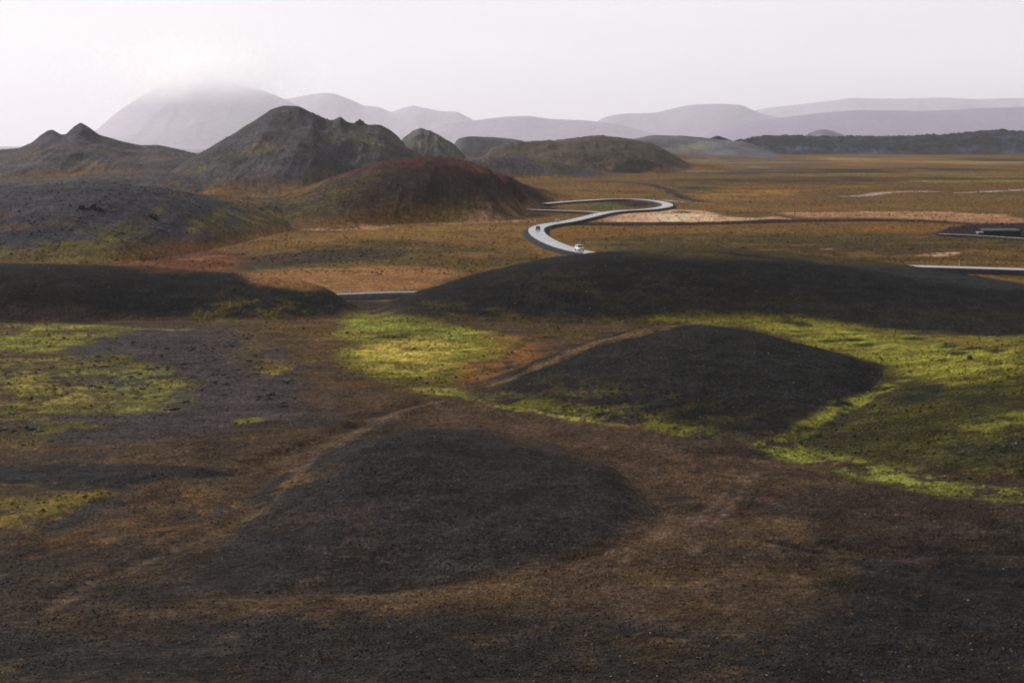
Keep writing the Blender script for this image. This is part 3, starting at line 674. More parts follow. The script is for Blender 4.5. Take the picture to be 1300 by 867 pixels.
# far left
paint([(0, 196), (60, 186), (120, 184), (180, 190), (230, 200), (150, 208), (0, 214)], (98, 88, 84), .015, .5, .85, lam=30, ymin=900, ymax=1500)
paint([(90, 206), (160, 204), (230, 200), (210, 206), (100, 210)], (116, 92, 82), .008, .55, .85, lam=30, ymin=900, ymax=1500)
paint([(-180, 226), (60, 224), (200, 224), (180, 232), (0, 240)], (96, 88, 74), .012, .45, .85, lam=24, ymin=700, ymax=1200)
paint([(530, 186), (550, 180), (575, 184), (560, 190)], (116, 116, 88), .012, .6, .9, lam=20, ymin=1100, ymax=1400)
paint([(580, 196), (640, 190), (700, 186), (740, 186), (720, 196), (640, 202), (590, 204)], (98, 90, 82), .015, .5, .85, lam=30, ymin=1200, ymax=1700)
paint([(700, 215), (730, 208), (760, 202), (742, 212), (715, 219)], (64, 62, 64), .006, .8, .9, lam=20, ymin=1000, ymax=1700)
paint([(680, 218), (700, 206), (740, 203), (730, 208), (700, 219)], (96, 92, 68), .01, .6, .9, lam=20, ymin=1000, ymax=1700)
paint([(720, 222), (740, 212), (790, 207), (830, 208), (820, 220), (770, 224)], (78, 74, 76), .01, .6, .9, lam=24, ymin=1000, ymax=1700)
paint([(788, 220), (812, 211), (822, 209)], (52, 48, 50), .004, None, .9, line=40, lam=20, nz=.006, ymin=900, ymax=1700)
paint([(838, 190), (870, 184), (900, 183), (940, 181), (900, 187), (860, 192)], (150, 142, 128), .01, .6, .9, lam=40, ymin=1800, ymax=2700)

# fine mottling: cushions and bare spots in the moss, clods in the gravel
sub = (YR > 60) & (YR < 330)
xs_, ys_ = X[sub], Y[sub]
vg_ = VEG[sub]
m1 = fbm(xs_, ys_, 3.0, 5, 410, .72, .8)
m2 = fbm(xs_, ys_, 9.0, 4, 420, .65, 1.3)
wv = sstep(.25, .8, vg_)
CL[sub] *= np.exp((.55 * wv + .28 * (1 - wv)) * m1 * 1.5)[..., None]
dk = (sstep(.10, .38, m2 * .6 + m1 * .6) * .72 * wv)[..., None]
CL[sub] = CL[sub] * (1 - dk) + albedo((52, 48, 28), 160) * dk
oc = (sstep(.12, .4, fbm(xs_, ys_, 5.0, 4, 430, .65)) * .25 * wv)[..., None]
CL[sub] = CL[sub] * (1 - oc) + CL[sub] * np.array([1.12, .80, .75]) * oc
g_ = np.random.default_rng(5)
rows_ = np.where((YR > 55) & (YR < 1400))[0]
r0_, r1_ = rows_[0], rows_[-1] + 1
w_ = g_.standard_normal((r1_ - r0_, NC)).astype(np.float32)
w_ = (w_ + .7 * np.roll(w_, 1, 1) + .4 * np.roll(w_, 1, 0)) / 1.28
CL[r0_:r1_] *= np.exp(.24 * w_)[..., None]
CL[:] = np.clip(CL, .006, .75)

# ------------------------------------------------------------------ materials
def new_mat(name):
    m = bpy.data.materials.new(name)
    m.use_nodes = True
    nt = m.node_tree
    b = nt.nodes["Principled BSDF"]
    return m, nt, b


def N(nt, kind, **kw):
    n = nt.nodes.new(kind)
    for k, v in kw.items():
        setattr(n, k, v)
    return n


def mathn(nt, op, a, b, clamp=False):
    n = N(nt, "ShaderNodeMath", operation=op, use_clamp=clamp)
    for i, v in enumerate((a, b)):
        if isinstance(v, (int, float)): n.inputs[i].default_value = v
        else: nt.links.new(v, n.inputs[i])
    return n.outputs[0]


def maprange(nt, v, a, b, c, d):
    n = N(nt, "ShaderNodeMapRange")
    nt.links.new(v, n.inputs[0])
    for i, k in enumerate((a, b, c, d)): n.inputs[i + 1].default_value = k
    return n.outputs[0]


def noise(nt, vec, scale, detail=4, rough=.6):
    n = N(nt, "ShaderNodeTexNoise")
    n.inputs["Scale"].default_value = scale
    n.inputs["Detail"].default_value = detail
    n.inputs["Roughness"].default_value = rough
    nt.links.new(vec, n.inputs["Vector"])
    return n.outputs["Fac"]


def mixc(nt, fac, a, b, blend="MIX"):
    n = N(nt, "ShaderNodeMix", data_type="RGBA", blend_type=blend)
    for i, v in ((0, fac), (6, a), (7, b)):
        if isinstance(v, (int, float)): n.inputs[i].default_value = v
        elif isinstance(v, tuple): n.inputs[i].default_value = (*v, 1)
        else: nt.links.new(v, n.inputs[i])
    return n.outputs[2]


def plain_mat(name, color, rough=.6, metal=0.0, spec=.4, var=.12, scale=3.0, bump=0.0):
    m, nt, b = new_mat(name)
    tc = N(nt, "ShaderNodeTexCoord")
    f = noise(nt, tc.outputs["Object"], scale, 5)
    c = mixc(nt, maprange(nt, f, .3, .7, 0, 1), tuple(v * (1 - var) for v in color), tuple(min(1, v * (1 + var)) for v in color))
    nt.links.new(c, b.inputs["Base Color"])
    b.inputs["Roughness"].default_value = rough
    b.inputs["Metallic"].default_value = metal
    b.inputs["Specular IOR Level"].default_value = spec
    if bump:
        bp = N(nt, "ShaderNodeBump")
        bp.inputs["Distance"].default_value = bump
        nt.links.new(f, bp.inputs["Height"])
        nt.links.new(bp.outputs[0], b.inputs["Normal"])
    return m


def ground_mat():
    m, nt, b = new_mat("volcanic_ground")
    at = N(nt, "ShaderNodeAttribute", attribute_name="soil")
    vg = at.outputs["Alpha"]
    geo = N(nt, "ShaderNodeNewGeometry")
    P = geo.outputs["Position"]
    mp = N(nt, "ShaderNodeMapping")
    mp.inputs["Scale"].default_value = (.7, 1, 1)
    nt.links.new(P, mp.inputs[0])
    Pm = mp.outputs[0]
    n0 = noise(nt, P, .018, 8, .62)
    n1 = noise(nt, Pm, .33, 6, .68)
    n2 = noise(nt, Pm, 2.2, 4, .65)
    n3 = noise(nt, P, 6.0, 2, .5)
    k = mathn(nt, "MULTIPLY", maprange(nt, n1, .28, .72, .50, 1.50), maprange(nt, n2, .3, .7, .45, 1.55))
    k = mathn(nt, "MULTIPLY", k, maprange(nt, n0, .3, .7, .80, 1.20))
    kc = N(nt, "ShaderNodeCombineColor")
    for i in range(3): nt.links.new(k, kc.inputs[i])
    c = mixc(nt, 1.0, at.outputs["Color"], kc.outputs[0], "MULTIPLY")
    # pale pebbles and dark grit
    peb = maprange(nt, n3, .70, .76, 0, 1)
    peb2 = mathn(nt, "MULTIPLY", peb, maprange(nt, n1, .5, .62, 0, 1))
    peb2 = mathn(nt, "MULTIPLY", peb2, .30)
    c = mixc(nt, peb2, c, (.30, .27, .24))
    grit = mathn(nt, "MULTIPLY", maprange(nt, n3, .40, .33, 0, 1), .45)
    c = mixc(nt, grit, c, (.012, .011, .011))
    # hue of dry grass blades where plants grow
    dry = mathn(nt, "MULTIPLY", maprange(nt, n2, .55, .72, 0, .5), vg)
    c = mixc(nt, dry, c, (.16, .11, .03))
    nt.links.new(c, b.inputs["Base Color"])
    b.inputs["Roughness"].default_value = .95
    b.inputs["Specular IOR Level"].default_value = .04
    hgt = mathn(nt, "ADD", mathn(nt, "MULTIPLY", n1, .5), mathn(nt, "MULTIPLY", n2, .22))
    bp = N(nt, "ShaderNodeBump")
    bp.inputs["Strength"].default_value = .9
    bp.inputs["Distance"].default_value = .9
    nt.links.new(hgt, bp.inputs["Height"])
    nt.links.new(bp.outputs[0], b.inputs["Normal"])
    return m


MG = ground_mat()


def tag(o, label=None, cat=None, group=None, kind=None):
    if label: o["label"] = label
    if cat: o["category"] = cat
    if group: o["group"] = group
    if kind: o["kind"] = kind
    return o


def link_mesh(name, me, parent=None):
    o = bpy.data.objects.new(name, me)
    COL.objects.link(o)
    if parent: o.parent = parent
    return o


def np_mesh(name, V, Fq, soil=None, mat=None):
    me = bpy.data.meshes.new(name)
    n, f = len(V), len(Fq)
    k = Fq.shape[1]
    me.vertices.add(n)
    me.vertices.foreach_set("co", V.astype(np.float32).ravel())
    me.loops.add(f * k)
    me.loops.foreach_set("vertex_index", Fq.astype(np.int32).ravel())
    me.polygons.add(f)
    me.polygons.foreach_set("loop_start", np.arange(0, f * k, k, dtype=np.int32))
    me.polygons.foreach_set("use_smooth", np.ones(f, bool))
    me.update(calc_edges=True)
    if soil is not None:
        a = me.attributes.new("soil", "FLOAT_COLOR", "POINT")
        a.data.foreach_set("color", soil.astype(np.float32).ravel())
    if mat: me.materials.append(mat)
    return me


# ------------------------------------------------------------------ ground and hills as objects sharing their seams
ZT = base(Y) + HT
V = np.stack([X.ravel(), Y.ravel(), ZT.ravel()], 1)
SOIL = np.concatenate([CL.reshape(-1, 3), VEG.reshape(-1, 1)], 1)
idx = np.arange(NR * NC, dtype=np.int32).reshape(NR, NC)
quads = np.stack([idx[:-1, :-1], idx[:-1, 1:], idx[1:, 1:], idx[1:, :-1]], -1).reshape(-1, 4)
own = OWN.copy()
for i, hl in enumerate(HILLS):
    if not hl.solid: own[own == i + 1] = 0
fown = own[:-1, :-1].ravel()
for i in range(len(HILLS) + 1):
    q = quads[fown == i]
    if not len(q): continue
    used = np.zeros(len(V), bool)
    used[q.ravel()] = True
    remap = np.cumsum(used, dtype=np.int32) - 1
    nm = "ground" if i == 0 else HILLS[i - 1].name
    me = np_mesh(nm, V[used], remap[q], SOIL[used], MG)
    o = link_mesh(nm, me)
    if i == 0: tag(o, "dark gravel, heath and moss ground running to the far plain", "ground", None, "structure")
    else: tag(o, HILLS[i - 1].label, HILLS[i - 1].cat, None, "structure")
del quads, V, SOIL


def ground_z(x, y):
    """height of the finished ground at a point"""
    r = int(np.clip(np.searchsorted(YR, y) - 1, 0, NR - 2))
    u = x / SC[r]
    c = int(np.clip(np.searchsorted(U, u) - 1, 0, NC - 2))
    ty = (y - YR[r]) / (YR[r + 1] - YR[r])
    tx = np.clip((u - U[c]) / (U[c + 1] - U[c]), 0, 1)
    z = ZT[r:r + 2, c:c + 2]
    return float((z[0, 0] * (1 - tx) + z[0, 1] * tx) * (1 - ty) + (z[1, 0] * (1 - tx) + z[1, 1] * tx) * ty)


def spot(px, py, ymin=0, ymax=4200):
    x, y = hit([(px, py)], ymin, ymax)[0]
    return x, y, ground_z(x, y)


# ------------------------------------------------------------------ roads
def ribbon(line, offs):
    """sweep a cross section (offset, height) along a line; returns verts, quads"""
    t = np.gradient(line, axis=0)
    t /= np.linalg.norm(t, axis=1)[:, None] + 1e-9
    nrm = np.stack([t[:, 1], -t[:, 0]], 1)
    V = []
    for o, z in offs:
        p = line + nrm * o
        V.append(np.concatenate([p, np.full((len(p), 1), z)], 1))
    V = np.stack(V, 1)
    n, k = V.shape[:2]
    ii = np.arange(n * k).reshape(n, k)
    Q = np.stack([ii[:-1, :-1], ii[1:, :-1], ii[1:, 1:], ii[:-1, 1:]], -1).reshape(-1, 4)
    return V.reshape(-1, 3), Q


def wet_asphalt():
    m, nt, b = new_mat("wet_asphalt")
    geo = N(nt, "ShaderNodeNewGeometry")
    P = geo.outputs["Position"]
    f = noise(nt, P, .25, 6, .65)
    g = noise(nt, P, 3.0, 3)
    c = mixc(nt, maprange(nt, f, .3, .7, 0, 1), (.22, .215, .225), (.33, .325, .335))
    wa = N(nt, "ShaderNodeAttribute", attribute_name="soil")
    c = mixc(nt, 1.0, c, wa.outputs["Color"], "MULTIPLY")
    nt.links.new(c, b.inputs["Base Color"])
    nt.links.new(maprange(nt, f, .3, .7, .16, .34), b.inputs["Roughness"])
    b.inputs["Specular IOR Level"].default_value = .9
    bp = N(nt, "ShaderNodeBump")
    bp.inputs["Distance"].default_value = .01
    nt.links.new(g, bp.inputs["Height"])
    nt.links.new(bp.outputs[0], b.inputs["Normal"])
    return m


M_ROAD = wet_asphalt()
M_BANK = plain_mat("black_gravel", (.022, .021, .024), .95, spec=.1, var=.45, scale=.8, bump=.25)
M_LINE = plain_mat("road_paint", (.5, .5, .5), .5)
HWD = 2.75


def make_road(line, z, hw, label, bank=2.2, wet=1.0):
    prof = ((-1, .55), (-.9, .8), (-.72, 1.15), (-.5, .85), (-.28, 1.15), (0, .7), (.28, 1.15), (.5, .85), (.72, 1.15), (.9, .8), (1, .55))
    V, Q = ribbon(line, [(hw * f, z - .06 * f * f) for f, _ in prof])
    wear = np.tile(np.array([w for _, w in prof]), len(line))
    wear = wear * (1 + .25 * fbm(V[:, 0], V[:, 1], 9, 3, 61))
    wear = wear * wet
    wear = np.stack([wear, wear, wear, np.ones_like(wear)], 1)
    tag(link_mesh("road", np_mesh("road", V, Q, wear, M_ROAD)), label, "road", None, "structure")
    if bank:
        n = fbm(line[:, 0], line[:, 1], 14, 2, 5)
        V, Q = ribbon(line, [(-hw - bank, -2.5), (-hw - bank * .45, (z - 2) * .5), (-hw - .5, z - .12), (-hw + .02, z - .10), (hw - .02, z - .10), (hw + .5, z - .12), (hw + bank * .45, (z - 2) * .5), (hw + bank, -2.5)])
        Vn = fbm(V[:, 0], V[:, 1], 3.0, 3, 6) * .12
        V[:, 2] += np.where(V[:, 2] < z - .3, Vn, 0)
        tag(link_mesh("road_embankment", np_mesh("road_embankment", V, Q, None, M_BANK)), "black gravel bank under the " + label, "embankment", None, "structure")


make_road(MAIN, ROADZ, HWD, "wet pale road winding across the plain in two bends")
make_road(BRANCH, ROADZ - .05, 2.2, "side road joining the winding road from the left", 1.4, .35)
make_road(GAP, ROADZ + .012, 1.3, "short stretch of road seen between the two near black hills", 5.5, .3)
make_road(PADROAD, -1.35, .8, "narrow pale lane along the front of the dark gravel pad", 1.2)
# dashed centre line
segs_v, segs_q = [], []
acc, on = 0.0, []
for a, b_ in zip(MAIN[:-1], MAIN[1:]):
    d = (b_ - a) / (np.linalg.norm(b_ - a) + 1e-9)
    nn = np.array([d[1], -d[0]]) * .08
    L = np.linalg.norm(b_ - a)
    if int(acc // 3) % 3 == 0:
        k = len(segs_v)
        for p, s in ((a, -1), (a, 1), (b_, 1), (b_, -1)):
            q = p + nn * s
            segs_v.append((q[0], q[1], ROADZ + .02))
        segs_q.append((k, k + 3, k + 2, k + 1))
    acc += L
tag(link_mesh("road_marking", np_mesh("road_marking", np.array(segs_v), np.array(segs_q), None, M_LINE)), "broken white centre line of the winding road", "road marking", None, "structure")

# ------------------------------------------------------------------ small mesh helpers
def bm_box(bm, cx, cy, cz, sx, sy, sz, rot=0.0, bev=0.0):
    r = bmesh.ops.create_cube(bm, size=1.0)
    vs = r["verts"]
    bmesh.ops.scale(bm, vec=(sx, sy, sz), verts=vs)
    if rot: bmesh.ops.rotate(bm, cent=(0, 0, 0), matrix=Matrix.Rotation(rot, 3, "Z"), verts=vs)
    bmesh.ops.translate(bm, vec=(cx, cy, cz), verts=vs)
    if bev:
        es = list({e for v in vs for e in v.link_edges})
        bmesh.ops.bevel(bm, geom=es, offset=bev, segments=2, affect="EDGES", profile=.5)


def bm_cyl(bm, p0, p1, r0, r1=None, n=12):
    p0, p1 = Vector(p0), Vector(p1)
    r = bmesh.ops.create_cone(bm, cap_ends=True, segments=n, radius1=r0, radius2=r0 if r1 is None else r1, depth=(p1 - p0).length)
    q = Vector((0, 0, 1)).rotation_difference((p1 - p0).normalized())
    bmesh.ops.rotate(bm, cent=(0, 0, 0), matrix=q.to_matrix(), verts=r["verts"])
    bmesh.ops.translate(bm, vec=(p0 + p1) / 2, verts=r["verts"])


def obj(name, bm, mat, parent=None, smooth=False):
    me = bpy.data.meshes.new(name)
    bm.to_mesh(me)
    bm.free()
    if smooth:
        for p in me.polygons: p.use_smooth = True
    me.materials.append(mat)
    return link_mesh(name, me, parent)


def thing(name, label, cat, loc, rz=0.0, group=None):
    o = bpy.data.objects.new(name, None)
    o.empty_display_size = .3
    COL.objects.link(o)
    o.location = loc
    o.rotation_euler = (0, 0, rz)
    return tag(o, label, cat, group)


# ------------------------------------------------------------------ cars
M_GLASS = plain_mat("dark_glass", (.03, .035, .045), .08, spec=.8, var=.05)
M_TYRE = plain_mat("tyre_rubber", (.018, .018, .019), .85)
M_RIM = plain_mat("wheel_metal", (.45, .46, .48), .35, .8)
M_LAMP = plain_mat("lamp_glass", (.85, .87, .9), .12, spec=.8)
M_TAIL = plain_mat("tail_lamp", (.45, .02, .02), .2)
M_TRIM = plain_mat("black_trim", (.02, .02, .022), .6)


def loft(bm, secs):
    rings = [[bm.verts.new(p) for p in s] for s in secs]
    for a, b_ in zip(rings[:-1], rings[1:]):
        for i in range(len(a)):
            j = (i + 1) % len(a)
            bm.faces.new((a[i], a[j], b_[j], b_[i]))
    bm.faces.new(rings[0][::-1])
    bm.faces.new(rings[-1])


def car(label, loc, rz, paint_c, tall, group):
    """nose points along +x"""
    t = thing("car", label, "car", loc, rz, group)
    mp = plain_mat("car_paint", paint_c, .25, spec=.6, var=.05)
    Lh, wd, rf = 2.3, .93, 1.78 if tall else 1.5
    bm = bmesh.new()
    belt = 1.02 if tall else .92

    def ring(x, w, z0, z1):
        r = min(.12, (z1 - z0) * .3)
        return [(x, -w + .06, z0), (x, -w, z0 + .12), (x, -w, z1 - r), (x, -w + r, z1), (x, w - r, z1), (x, w, z1 - r), (x, w, z0 + .12), (x, w - .06, z0)]
    loft(bm, [ring(-Lh, wd * .86, .42, belt - .12), ring(-Lh + .12, wd * .95, .30, belt), ring(-1.2, wd, .26, belt + .02), ring(0, wd, .26, belt),
              ring(.85, wd, .26, belt - .02), ring(1.5, wd * .99, .28, belt - .07), ring(2.05, wd * .93, .32, belt - .16), ring(Lh, wd * .8, .42, belt - .32)])
    bmesh.ops.recalc_face_normals(bm, faces=bm.faces)
    obj("body", bm, mp, t, True)
    # cabin: pillars and roof in paint, windows set proud of it
    xb, xr0, xr1, xf = -2.1, -1.75 if tall else -1.35, .35, 1.05
    wb, wt = wd * .93, wd * .74
    bm = bmesh.new()
    z0, z1 = belt - .06, rf
    prof = [(xb, z0, wb), (xr0, z1 - .06, wt), (xr0 + .25, z1, wt * .95), (xr1 - .15, z1, wt * .95), (xr1, z1 - .05, wt), (xf, z0, wb)]
    L_, R_ = [bm.verts.new((x, -w, z)) for x, z, w in prof], [bm.verts.new((x, w, z)) for x, z, w in prof]
    for i in range(5): bm.faces.new((L_[i], L_[i + 1], R_[i + 1], R_[i]))
    bm.faces.new(L_[::-1]); bm.faces.new(R_); bm.faces.new((L_[0], R_[0], R_[5], L_[5]))
    bmesh.ops.recalc_face_normals(bm, faces=bm.faces)
    obj("roof", bm, mp, t)

    def pane(name, pts):
        bm = bmesh.new()
        c = [Vector(p) for p in pts]
        nrm = (c[1] - c[0]).cross(c[2] - c[0]).normalized()
        ctr = sum(c, Vector()) / len(c)
        if nrm.dot(ctr - Vector((-.3, 0, 1.0))) < 0: nrm.negate()
        A = [bm.verts.new(p + nrm * .022) for p in c]
        B = [bm.verts.new(p - nrm * .01) for p in c]
        bm.faces.new(A); bm.faces.new(B[::-1])
        for i in range(len(c)): bm.faces.new((A[i], A[(i + 1) % len(c)], B[(i + 1) % len(c)], B[i]))
        bmesh.ops.recalc_face_normals(bm, faces=bm.faces)
        return obj(name, bm, M_GLASS, t)

    def P(x, f, s):     # point on the side wall: f 0 at the belt, 1 at the roof edge
        return (x, s * (wb + (wt - wb) * f), z0 + (z1 - .05 - z0) * f)
    pane("windscreen", [(xf - .07, -wb * .86, z0 + .10), (xf - .07, wb * .86, z0 + .10), (xr1 + .06, wt * .86, z1 - .10), (xr1 + .06, -wt * .86, z1 - .10)])
    pane("rear_window", [(xb + .06, -wb * .82, z0 + .16), (xb + .06, wb * .82, z0 + .16), (xr0 - .03, wt * .84, z1 - .14), (xr0 - .03, -wt * .84, z1 - .14)])
    for s in (-1, 1):
        pane("side_window", [P(.0, .22, s), P(.82, .22, s), P(.36, .86, s), P(.0, .86, s)])
        pane("side_window", [P(-1.0, .22, s), P(-.08, .22, s), P(-.08, .86, s), P(-1.0, .86, s)])
        pane("side_window", [P(-1.78 if tall else -1.6, .25, s), P(-1.08, .25, s), P(-1.08, .86, s), P(-1.6 if tall else -1.25, .84, s)])
        bm = bmesh.new(); bm_box(bm, .86, s * (wd + .1), belt + .1, .14, .2, .15, 0, .03); obj("mirror", bm, mp, t)
        bm = bmesh.new(); bm_box(bm, 2.16, s * wd * .64, belt - .32, .22, .36, .17, s * -.25, .04); obj("headlight", bm, M_LAMP, t)
        bm = bmesh.new(); bm_box(bm, -Lh + .06, s * wd * .76, belt - .16, .12, .2, .28, 0, .03); obj("tail_light", bm, M_TAIL, t)
        for x in (-1.42, 1.42):
            bm = bmesh.new()
            bm_cyl(bm, (x, s * (wd - .21), .36), (x, s * (wd + .02), .36), .36, None, 24)
            wh = obj("wheel", bm, M_TYRE, t)
            bm = bmesh.new()
            bm_cyl(bm, (x, s * (wd + .0), .36), (x, s * (wd + .035), .36), .23, .2, 16)
            obj("rim", bm, M_RIM, wh)
    bm = bmesh.new(); bm_box(bm, Lh - .05, 0, .60, .14, .82, .22, 0, .03); obj("grille", bm, M_TRIM, t)
    bm = bmesh.new(); bm_box(bm, Lh - .08, 0, .40, .2, 1.5, .16, 0, .05); obj("front_bumper", bm, M_TRIM if tall else mp, t)
    bm = bmesh.new(); bm_box(bm, Lh + .06, 0, .47, .03, .5, .11); obj("number_plate", bm, M_LINE, t)
    return t


def on_road(px, py, z, off=0.0):
    dx, dz = ray(px, py)
    y = (z - CAMZ) / dz
    p = np.array([dx * y, y])
    i = int(np.argmin(np.hypot(*(MAIN - p).T)))
    d = MAIN[min(i + 3, len(MAIN) - 1)] - MAIN[max(i - 3, 0)]
    return p, math.atan2(d[1], d[0])


p, a = on_road(735.5, 317.8, ROADZ)
car("white tall car driving along the wet road towards the near black hill", (p[0], p[1], ROADZ + .005), a + .0, (.80, .82, .80), True, None).scale = (.85, .85, .85)
p, a = on_road(683, 291.6, ROADZ)
car("dark car in the tight left bend of the road", (p[0], p[1], ROADZ + .005), a + math.pi, (.03, .03, .05), False, None).scale = (.82, .82, .82)

# ------------------------------------------------------------------ road furniture
M_POST_D = plain_mat("dark_post_paint", (.06, .06, .08), .6)
M_POST_P = plain_mat("pale_post_paint", (.72, .71, .68), .55)
M_POST_Y = plain_mat("yellow_post_paint", (.62, .45, .06), .55)
M_STEEL = plain_mat("zinc_steel", (.55, .56, .57), .45, .5)
M_BLUE = plain_mat("blue_sign_paint", (.02, .16, .62), .4)


def post(label, px, py, hgt, r, mat, band_mat, **k):
    x, y, z = spot(px, py, **k)
    t = thing("marker_post", label, "post", (x, y, z), 0, "marker posts beside the road")
    bm = bmesh.new(); bm_cyl(bm, (0, 0, -.25), (0, 0, hgt), r, r * .85, 10)
    obj("pole", bm, mat, t)
    bm = bmesh.new(); bm_cyl(bm, (0, 0, hgt - .28), (0, 0, hgt - .12), r * 1.08, r * 1.08, 10)
    obj("reflector_band", bm, band_mat, t)


KP = dict(ymin=240, ymax=1000)
post("dark post beside the straight stretch of road before the left bend", 721.4, 281.2, 1.7, .11, M_POST_D, M_POST_P, **KP)
post("thin pale post beside the straight road, just right of the dark post", 727.6, 282.0, 1.8, .09, M_POST_P, M_POST_D, **KP)
post("grey post where the side road meets the winding road", 779.3, 269.6, 2.2, .12, M_STEEL, M_BLUE, **KP)
post("short yellow post above the tight left bend of the road", 679.4, 282.8, 1.3, .12, M_POST_Y, M_POST_P, **KP)
post("small pale post on the inner side of the tight bend", 691.6, 291.2, 1.1, .09, M_POST_P, M_POST_D, **KP)
post("yellow post beside the road at the right edge, behind the long black hill", 1217.6, 338.0, 1.5, .09, M_POST_Y, M_POST_P, **KP)
post("white post behind the road between the two near black hills", 444.6, 370.6, 1.1, .07, M_POST_P, M_POST_D, **KP)

x, y, z = spot(830.4, 253.6, **KP)
t = thing("road_sign", "small blue square sign on the outside of the far road loop", "road sign", (x + .5, y + 5.5, ground_z(x, y + 5.5)))
bm = bmesh.new(); bm_cyl(bm, (0, 0, -.3), (0, 0, 2.4), .06); obj("pole", bm, M_STEEL, t)
bm = bmesh.new(); bm_box(bm, 0, -.09, 1.95, 1.2, .05, 1.2, 0, .012); obj("sign_panel", bm, M_BLUE, t)

x, y, z = spot(707, 283.6, **KP)
t = thing("board_sign", "low white board on two legs beside the road near the left bend", "sign board", (x, y - 4.4, z), .1)
for s in (-.7, .7):
    bm = bmesh.new(); bm_cyl(bm, (s, 0, -.3), (s, 0, 1.6), .06); obj("leg", bm, M_POST_P, t)
bm = bmesh.new(); bm_box(bm, 0, -.08, 1.65, 1.9, .05, .7, 0, .012); obj("board_panel", bm, M_POST_P, t)

# guard rail on the inside of the bend
q = hit([(690.8, 287.6), (696, 287.0), (702, 286.4), (707, 286.0)], 240, 900)
t = thing("guard_rail", "short pale metal guard rail inside the left bend", "guard rail", (q[0][0], q[0][1], ground_z(*q[0])))
bm = bmesh.new()
for a, b_ in zip(q[:-1], q[1:]):
    a3, b3 = Vector((a[0] - q[0][0], a[1] - q[0][1], .72)), Vector((b_[0] - q[0][0], b_[1] - q[0][1], .72))
    d = (b3 - a3)
    for dz in (-.1, .1):
        m_ = (a3 + b3) / 2
        bm_box(bm, m_.x, m_.y, m_.z + dz, d.length + .05, .07, .15, math.atan2(d.y, d.x), .02)
obj("rail_beam", bm, M_STEEL, t)
for a in q:
    bm = bmesh.new(); bm_box(bm, a[0] - q[0][0], a[1] - q[0][1] + .12, .35, .1, .12, 1.1); obj("post", bm, M_STEEL, t)

# ------------------------------------------------------------------ long dark shed on the gravel pad
M_WALL = plain_mat("dark_cladding", (.014, .022, .022), .7, var=.25, scale=1.5)
M_ROOF = plain_mat("grey_sheet_roof", (.05, .055, .06), .6)
M_FASCIA = plain_mat("pale_roof_edge", (.40, .41, .43), .5)
dx, dz = ray([1243, 1296], [298.2, 299.4])
ya = (-1.6 - CAMZ) / dz[0]; xa = dx[0] * ya; xb_ = dx[1] * ya
Ls = xb_ - xa
t = thing("shed", "long low dark shed with a pale roof edge on the gravel pad", "shed", (xa, ya, ground_z(xa + 5, ya) - .1))
def wallbox(name, x0, x1, y0, y1, z0, z1, mat, par=t, bev=.03):
    bm = bmesh.new(); bm_box(bm, (x0 + x1) / 2, (y0 + y1) / 2, (z0 + z1) / 2, x1 - x0, y1 - y0, z1 - z0, 0, bev); return obj(name, bm, mat, par)
wl = wallbox("wall", 1.6, Ls - .3, .4, 4.2, -.3, 1.95, M_WALL)
for k in range(6):
    xx = 2.4 + k * (Ls - 3.6) / 5.2
    wallbox("door", xx, xx + 1.1, .36, .42, .05, 1.7, M_TRIM, t, .01)
bm = bmesh.new()
for a_, b_ in (((1.4, .15, 1.96), (Ls - .1, 4.5, 2.25)),):
    vs = [bm.verts.new(p) for p in ((a_[0], a_[1], 1.97), (b_[0], a_[1], 1.97), (b_[0], b_[1], 2.35), (a_[0], b_[1], 2.35), (a_[0], a_[1], 2.09), (b_[0], a_[1], 2.09), (b_[0], b_[1], 2.47), (a_[0], b_[1], 2.47))]
    for f in ((3, 2, 1, 0), (4, 5, 6, 7), (0, 1, 5, 4), (1, 2, 6, 5), (2, 3, 7, 6), (3, 0, 4, 7)): bm.faces.new([vs[i] for i in f])
rfo = obj("roof", bm, M_ROOF, t)
for k in range(3):
    wallbox("roof_edge", 1.5 + k * (Ls - 1.6) / 3 + .05, 1.5 + (k + 1) * (Ls - 1.6) / 3 - .12, .08, .148, 1.95, 2.12, M_FASCIA, rfo, .01)
an = wallbox("annexe", -.1, 1.58, .3, 2.6, -.3, 1.15, M_WALL)
wallbox("annexe_roof", -.25, 1.55, .15, 2.8, 1.16, 1.42, M_FASCIA, an)
wallbox("end_post", Ls - .28, Ls + .25, .3, .9, -.3, 2.5, M_TRIM)

